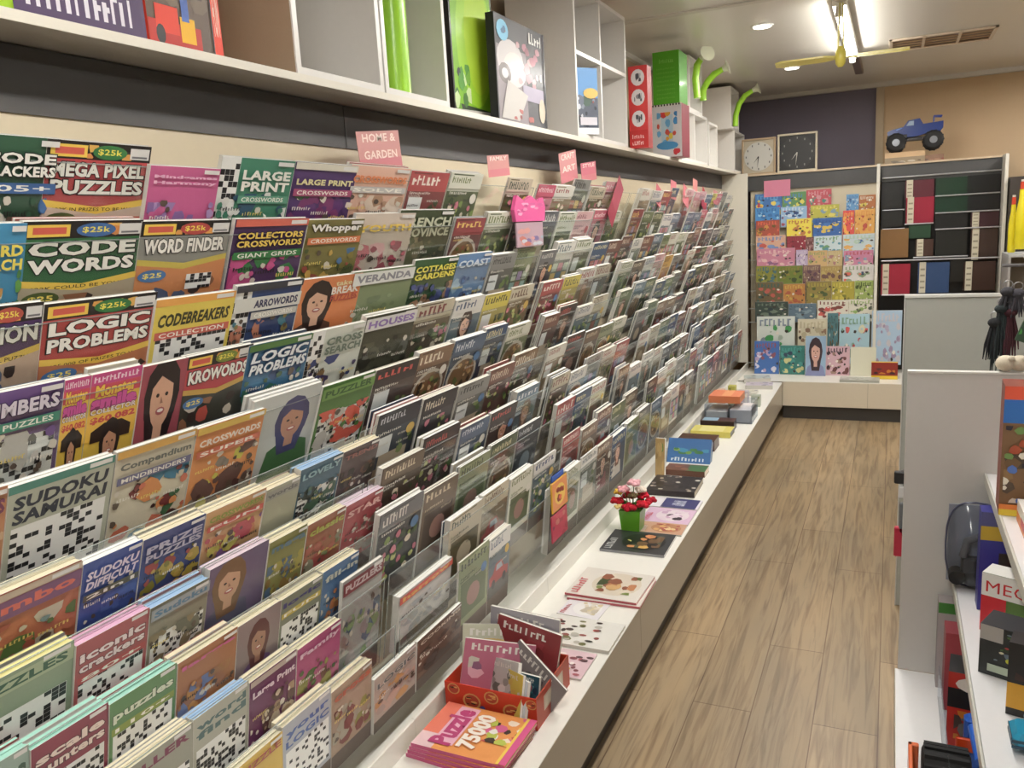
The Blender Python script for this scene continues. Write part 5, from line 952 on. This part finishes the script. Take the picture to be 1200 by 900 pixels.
a = on_y(1178, 297, 6.75); b = MB(); b.box(0, 1.2, -.2, .2, -.016, 0, 'b8b8b8', LAM); b.box(0, .015, -.2, .2, -a.z, -.016, 'a8a4a0', LAM); b.box(1.185, 1.2, -.2, .2, -a.z, -.016, 'a8a4a0', LAM); b.box(0, 1.2, .18, .2, -.6, -.016, '8c8478', LAM)
tag(b.build('side_shelf', None, (a.x, 6.75, a.z-.0008)), 'grey shelf holding yellow bottles at the far right', 'shelf')

# ================================================================== RIGHT-HAND GONDOLAS
GP = 'cfcdc9'
YP = 2.66
t = empty('toy_gondola', (.052, YP, 0))
b = MB(); b.box(0, .62, 0, .02, .15, 1.113, GP, LAM, .002); b.build('end_panel', t)
b = MB(); b.box(0, .62, -.003, .024, 1.113, 1.119, 'dedcd6', LAM); b.build('top_trim', t)
b = MB(); b.box(-.006, .62, -2.2, -.001, .136, .15, 'e0dfdf', LAM); b.box(-.008, -.006, -2.2, -.001, .03, .15, 'd4d2c8', LAM); b.build('base_deck', t)
b = MB(); b.box(.03, .62, -2.18, .02, 0, .03, '8c8880', LAM); b.build('kick_board', t)
b = MB(); b.box(.6, .62, -2.2, -.001, .15, 1.6, 'c8c6c2', LAM); b.build('back_panel', t)
for (z, fx) in ((.485, .196), (.816, .268)):
    b = MB(); x = fx-.052; b.box(x+.003, .6, -2.2, -.001, z-.014, z, 'e2e1e2', LAM); b.build('shelf', t)
    b = MB(); b.box(x-.004, x+.002, -2.2, -.001, z-.03, z+.002, 'c9c8bf', LAM, .001); b.build('price_rail', t)
tag(t, 'white shelving unit of toys on the right with tall grey end panel', 'shelving')
YF = 3.45
t = empty('far_gondola', (.052, YF, 0))
zf = on_y(1061, 346, YF).z
b = MB(); b.box(0, .62, 0, .02, 0, zf-.01, 'a9aba4', LAM, .002); b.build('end_panel', t)
b = MB(); b.box(-.004, .62, -.004, .024, zf-.01, zf, 'd4d4ce', LAM); b.box(-.004, .0, -.003, .022, .0, zf-.01, 'c8c8c4', LAM); b.build('edge_trim', t)
b = MB(); b.box(.02, .6, .021, 1.8, .06, .09, 'd8d6d0', LAM); b.box(.3, .32, .021, 1.8, .09, 1.05, 'c8c6c2', LAM)
for z in (.4, .7, 1.0): b.box(.08, .6, .021, 1.8, z, z+.014, 'd8d6d0', LAM)
b.build('shelving', t)
tag(t, 'taller shelving unit behind with a plain grey green end panel', 'shelving')
# small packs hanging by the aisle behind the near panel
for i, (px0, px1, yt_, yb_, col, lab) in enumerate(((1048, 1058, 553, 567, '1c1c1e', 'black clip'), (1053, 1058, 570, 584, 'dcdcdc', 'white tag'), (1054, 1058, 590, 625, '6c7074', 'grey slim pack'), (1048, 1056, 618, 652, 'b81c3c', 'dark red pack'))):
    Yh = YP+.0215; a = on_y(px0, yt_, Yh); c = on_y(px1+5, yt_, Yh); z0 = on_y(px0, yb_, Yh).z; b = MB(); b.box(0, c.x-a.x, 0, .02, 0, a.z-z0, col, PLAS, .003); b.tube([((c.x-a.x)/2, .01, a.z-z0), ((c.x-a.x)/2+.02, .01, a.z-z0+.012)], .002, '8c8c90', MET, 6)
    tag(b.build('hanging_pack', None, (a.x, Yh, z0)), lab+' hanging at aisle edge behind the near grey panel', 'pack')

# toys on the shelves
def pbox(name, Y, x0, x1_, z0, z1, depth, draw, lab, side='3c3c40', top=None, cat='toy box', rz=0, m=CARD, sidedraw=None):
    mb = MB(); mb.box(0, x1_-x0, 0, depth, 0, z1-z0, side, m)
    if top: mb.box(0.0, x1_-x0, 0, depth, z1-z0, z1-z0+.0006, top, m)
    P = Paint(mb, (0, 0, 0), (x1_-x0, 0, 0), (0, 0, z1-z0), m); draw(P)
    if sidedraw: sidedraw(Paint(mb, (0, depth, 0), (0, -depth, 0), (0, 0, z1-z0), m))
    return tag(mb.build(name, None, (x0, Y, z0+.0006), (0, 0, rz)), lab, cat)
def big(P):
    r = R_(51); P.rect(0, 0, 1, 1, '7c5c3c'); P.rect(0, .9, 1, 1, 'e0583c'); P.rect(0, .72, 1, .9, '2c6cb8'); P.poly([(.2, .6), (.7, .6), (.7, .88), (.3, .9)], 'd8e8f0'); P.blobs(.02, .1, .98, .85, ('3c3040', '2c5c3c', 'c8a88c', '6c5030', '4c3c2c', 'b0a03c', '8c6c44', '2c2430', 'd8c8b8'), r, 34, .08); P.blobs(.02, .1, .98, .7, ('2c2430', 'c8b08c', 'e0d8c8', '6c8c4c', '3c2c24', 'a84c2c', '4c6cb0'), r, 50, .045); P.rect(0, 0, 1, .09, 'e0803c'); P.rect(0, .0, .5, .05, 'e4c83c')
a = on_y(1172, 560, 2.3)
pbox('toy_box', 2.3, a.x, a.x+.32, .8165, on_y(1185, 453, 2.3).z, .1, big, 'big colourful toy box with an orange top on the upper right shelf', side='7c3424', rz=-.04)
def low(P): P.rect(0, 0, 1, 1, 'e8e4e0'); P.rect(0, 0, 1, .3, 'd8b030'); P.rect(.1, .4, .5, .8, 'c83030')
pbox('toy_box', 2.03, .30, .62, .8165, .87, .24, low, 'low white and yellow toy carton in front of the big one', side='e0c8a8', top='e8e4de', sidedraw=lambda P: (P.rect(0, 0, 1, 1, 'd87c3c'), P.rect(0, .5, .6, 1, 'e4e0d8'), P.rect(.3, .2, .7, .6, 'b82c34')))
# blister packed toy
zb = .4865; zt_ = on_y(1140, 592, 2.57).z; t = empty('blister_pack', (on_y(1143, 640, 2.57).x, 2.57, zb)); rx = .075; hz = (zt_-zb)/2
b = MB(); b.box(-.07, .07, .03, .033, .01, 2*hz-.01, '8c909c', CARD, .001); b.build('backing_card', t)
b = MB(); n = 24; ring = [(rx*math.copysign(abs(math.cos(2*PI*i/n))**.7, math.cos(2*PI*i/n)), hz+hz*math.copysign(abs(math.sin(2*PI*i/n))**.7, math.sin(2*PI*i/n))) for i in range(n)]
vs = [(x, .028, z) for x, z in ring]+[(x*.8, -.035, hz+(z-hz)*.8) for x, z in ring]
b.add(vs, [(i, (i+1) % n, n+(i+1) % n, n+i) for i in range(n)]+[tuple(range(n, 2*n))], 'ffffff', BLIS, True); b.build('clear_shell', t)
b = MB(); b.tube([(x, .024, z) for x, z in ring]+[(ring[0][0], .024, ring[0][1])], .003, '4c5068', PLAS, 6); b.build('rim', t)
b = MB(); b.box(-.035, .035, -.015, .02, .05, .1, '26282c', PLAS, .006); b.tube([(-.03, 0, .1), (-.02, 0, .15), (.02, 0, .17)], .012, '5c5c60', PLAS, 8); b.ell((.0, -.005, .04), (.035, .015, .03), '1c1e22', PLAS)
for sx in (-1, 1): b.tube([(sx*.045, -.02, .04), (sx*.045, .02, .04)], .022, '1a1a1c', RUB, 12)
b.build('toy', t)
tag(t, 'clear rounded blister pack with a black toy on the middle shelf', 'toy')
def purp(P): P.rect(0, 0, 1, 1, '34348c'); P.rect(.35, 0, 1, .6, '3c3430'); P.rect(0, .72, 1, .86, 'c8a83c'); P.rect(0, .86, .5, 1, '5c5c8c')
a = on_y(1147, 668, 2.44); pbox('toy_box', 2.44, a.x, a.x+.13, .4855, on_y(1150, 600, 2.44).z, .06, purp, 'purple and yellow toy box behind the red and white one', side='2c2c7c')
def mecc(P):
    r = R_(52); P.rect(0, 0, 1, 1, '5c7c3c'); P.blobs(.2, .02, .98, .62, ('8c8c44', '3c4c2c', 'a8a07c', '6c8c3c', '2c3424', 'b8b4a0', '4c84b0'), r, 22, .1); P.rect(0, 0, .22, .7, 'c42430'); P.poly([(0, .62), (1, .6), (1, 1), (0, 1)], 'ecebe6'); P.text('MECCANO', .04, .69, .97, .88, 'c8242c', bold=0); P.blobs(.24, .05, .98, .6, ('2c3424', 'c8b890', '6c8c3c', '8c2c2c', '4c84b0', 'd8d0b8'), r, 26, .05); P.strokes(.03, .05, .2, .12, 'f0e8d8', r, 5)
a = on_y(1148, 735, 2.32); pbox('toy_box', 2.32, a.x, a.x+.27, .4855, on_y(1149, 670, 2.32).z, .07, mecc, 'white and red construction toy box on the middle shelf', side='b8202c', top='e8e6e0', rz=-.42)
def dk(P): r = R_(53); P.rect(0, 0, 1, 1, '24282a'); P.rect(0, .7, .25, 1, 'a8a4a0'); P.blobs(.25, .2, .98, .95, ('a83c3c', '34402c', '5c6c7c', '2c3c2c', '181a1c', 'c8c83c'), r, 16, .1); P.blobs(.1, .1, .98, .95, ('6c7c84', 'a83c3c', '1c2420', 'd8d0b0', '4c6c3c'), r, 30, .04); P.rect(.55, .08, .95, .3, 'd8a42c'); P.rect(.1, .1, .4, .25, 'b0bca8')
a = on_y(1146, 787, 2.09); pbox('toy_box', 2.09, a.x, a.x+.2, .4855, on_y(1147, 730, 2.09).z, .09, dk, 'dark green and black vehicle toy box on the middle shelf', side='1c2420', top='2c2c30', rz=-.4)
def dk2(P): r = R_(54); P.rect(0, 0, 1, 1, '1e1c1c'); P.rect(0, .1, .6, .45, 'd8a030'); P.blobs(.1, .5, .98, .95, ('3c2420', '4c4c44', '6c3c2c'), r, 8, .12)
a = on_y(1178, 834, 1.92); pbox('toy_box', 1.92, a.x, a.x+.14, .4855, on_y(1180, 752, 1.92).z, .06, dk2, 'black and amber toy box at the right of the middle shelf', side='241c1c', rz=-.25)
t = empty('toy_car', (.285, 1.80, .4865))
b = MB(); b.box(-.035, .12, -.04, .04, .012, .045, '1f87a8', PLAS, .01); b.box(-.01, .08, -.033, .033, .046, .07, '1a6c8c', PLAS, .01); b.build('body', t)
b = MB(); [b.box(-.037, .12, -.041, -.0395, z, z+.006, '12384c', PLAS) for z in (.018, .03)]; [b.box(-.0365, -.035, -.03, .03, z, z+.006, '12384c', PLAS) for z in (.018, .03)]; b.build('grille', t)
for wx in (0, .08):
    for wy in (-.035, .035): b = MB(); b.tube([(wx, wy-.006, .014), (wx, wy+.006, .014)], .014, '18181a', RUB, 12); b.build('wheel', t)
tag(t, 'bright cyan toy car in front on the middle shelf', 'toy')
# lower deck toys
DZ = .1506
def dy(px, py): return on_z(px, py, DZ)
a = dy(1098, 770); b = MB(); 
def gl(P): P.rect(0, 0, 1, 1, 'b0a8a8'); P.rect(0, .88, 1, 1, '3c7c34'); P.blobs(.3, .05, .95, .6, ('a84c54', 'c88c8c', '8c3440', 'b09c98'), R_(2), 8, .12)
yy = 2.58; a = on_y(1098, 760, yy); pbox('toy_box', yy, a.x, a.x+.2, DZ, on_y(1100, 706, yy).z, .06, gl, 'grey toy box with green top edge on the lowest deck', side='8c8484')
yy = 2.46; a = on_y(1106, 800, yy)
pbox('toy_figure_box', yy, a.x, a.x+.16, DZ, on_y(1110, 742, yy).z, .08, lambda P: (P.rect(0, 0, 1, 1, 'a84850'), P.ell(.5, .6, .3, .25, '7c2430'), P.ell(.4, .66, .08, .06, 'e4dcd8'), P.ell(.6, .66, .08, .06, 'e4dcd8'), P.rect(.3, .42, .7, .48, '2c1c1c')), 'dusky red toy box with a scowling face picture', side='8c3c44')
yy = 2.27; a = on_y(1108, 870, yy)
def rb(P): r = R_(8); P.rect(0, 0, 1, 1, 'b82c20'); P.rect(0, .55, 1, .8, '141416'); P.ell(.5, .86, .4, .11, 'e8e0d8', 14); P.ell(.5, .86, .22, .05, 'c83c34', 10); P.blobs(.1, .15, .9, .52, ('4c3c34', 'c87c2c', '6c6860', 'd83c2c'), r, 10, .12)
pbox('toy_box', yy, a.x, a.x+.17, DZ, on_y(1115, 787, yy).z, .1, rb, 'red and black toy box with oval white badge on the lowest deck', side='1c1c1e', rz=-.1)
a = on_z(1128, 905, DZ); yy = 2.2; a = on_y(1128, 880, yy)
t = empty('toy_blaster', (a.x+.02, yy, DZ)); b = MB(); b.box(-.02, .03, -.02, .02, 0, .15, '2058b8', PLAS, .008); b.tube([(.0, -.02, .13), (.01, -.12, .1)], .014, '2460c4', PLAS, 10); b.build('body', t)
b = MB(); b.box(-.04, .1, -.03, -.02, .06, .1, 'd8481c', PLAS, .004); b.build('orange_stock', t, label='orange stock')
tag(t, 'blue and orange toy blaster standing on the lowest deck', 'toy')
t = empty('toy_vehicle', (.158, 2.1, DZ))
b = MB(); 
b.tube([(-.055, 0, .05), (-.05, 0, .05), (.05, 0, .05), (.055, 0, .05)], [.04, .05, .05, .04], '1a1a1b', RUB, 20)
for i in range(12): q = 2*PI*i/12; b.box(-.05, .05, math.cos(q)*.05-.006, math.cos(q)*.05+.006, .05+math.sin(q)*.05-.006, .05+math.sin(q)*.05+.006, '121213', RUB)
b.build('tyre', t); b = MB(); b.box(-.085, -.075, -.06, .06, 0, .07, 'd8601c', PLAS, .002); b.box(-.085, -.06, .045, .06, .0, .07, 'd8601c', PLAS, .002); b.build('frame', t, label='orange frame')
tag(t, 'toy vehicle with fat black tyre and orange frame on the lowest deck', 'toy')
b = MB(); a = on_z(1097, 800, DZ); b.box(0, .003, 0, .55, 0, .1, 'ffffff', BLIS); tag(b.build('shelf_divider', None, (a.x, 1.98, DZ)), 'thin clear plastic divider upright on the lowest deck', 'divider')
# soft toys on top of the near unit's end panel
ZT2 = 1.1195
def fringe(px, py, n, ln, col, lab, seed):
    a = on_y(px, py, 2.85); t = empty('tassel_keyring', (a.x, 2.85, a.z)); r = R_(seed); b = MB()
    b.ell((0, 0, 0), (.02, .015, .015), col, CLOTH)
    for i in range(n):
        dx = r.uniform(-.022, .022); dyy = r.uniform(-.012, .012); l = ln*r.uniform(.7, 1); b.tube([(dx*.3, dyy*.3, 0), (dx, dyy, -l*.6), (dx*1.2, dyy, -l)], [.004, .004, .0015], col, CLOTH, 5)
    b.build('tassel', t); b = MB(); b.tube([(.012*math.cos(2*PI*i/12), 0, .022+.012*math.sin(2*PI*i/12)) for i in range(13)], .0015, 'b0b0b4', MET, 6); b.build('ring', t)
    tag(t, lab, 'keyring', 'dark tassels above the grey panel')
t = empty('hook_stand', (.62, 2.85, 0)); b = MB(); b.tube([(0, 0, 0), (0, 0, 1.42)], .01, '8c8c90', MET, 10); b.tube([(0, 0, 1.41), (-.32, 0, 1.41)], .005, '8c8c90', MET, 8); b.build('pole', t); b = MB(); b.box(-.1, .1, -.08, .08, 0, .01, '5c5c60', MET, .002); b.build('foot', t)
tag(t, 'slim metal hook stand behind the near grey panel', 'stand')
for k, (px, py, n, ln, col, lab) in enumerate(((1181, 342, 26, .075, '3b3a3f', 'charcoal tassel nearest the grey edge'), (1193, 344, 26, .08, '4a4850', 'slate tassel beside the charcoal one'), (1174, 362, 22, .20, '2a3234', 'long dark teal tassel, hanging lowest'), (1184, 366, 20, .15, '48242c', 'maroon tassel behind the colourful pack'), (1166, 378, 16, .12, '232427', 'thin black tassel at the left'))):
    fringe(px, py, n, ln, col, lab+' above the near panel', 70+k)
for i, (px, c) in enumerate(((1171, 'd8cdb8'), (1186, 'cfc4b0'))):
    a = on_y(px, 427, 2.82); b = MB(); b.ell((0, 0, .024), (.026, .024, .023), c, CLOTH, 14, 9); b.ell((.012, -.018, .04), (.009, .009, .009), c, CLOTH)
    b.box(-.03, .03, -.02, .02, -a.z+.0+.9, 0, 'b4b2ae', LAM) if False else None
    tag(b.build('plush_ball', None, (a.x, 2.665+.012, ZT2)), ('left', 'right')[i]+' cream plush ball sitting on top of the near grey panel', 'toy', 'cream plush balls')
a = on_y(1188, 420, 2.75); b = MB(); b.box(0, .09, 0, .012, 0, .16, '34503c', CARD); P = Paint(b, (0, 0, 0), (.09, 0, 0), (0, 0, .16), CARD); P.blobs(.02, .05, .98, .95, ('d8b43c', 'c84c30', '3c5cb0', 'e4e4e0', '4c9c4c', '78a8dc', '2c2c34'), R_(12), 18, .12)
tag(b.build('toy_pack', None, (a.x, 2.75, 1.2), (0, .35, 0)), 'multicoloured toy pack hanging at the right image edge', 'toy')
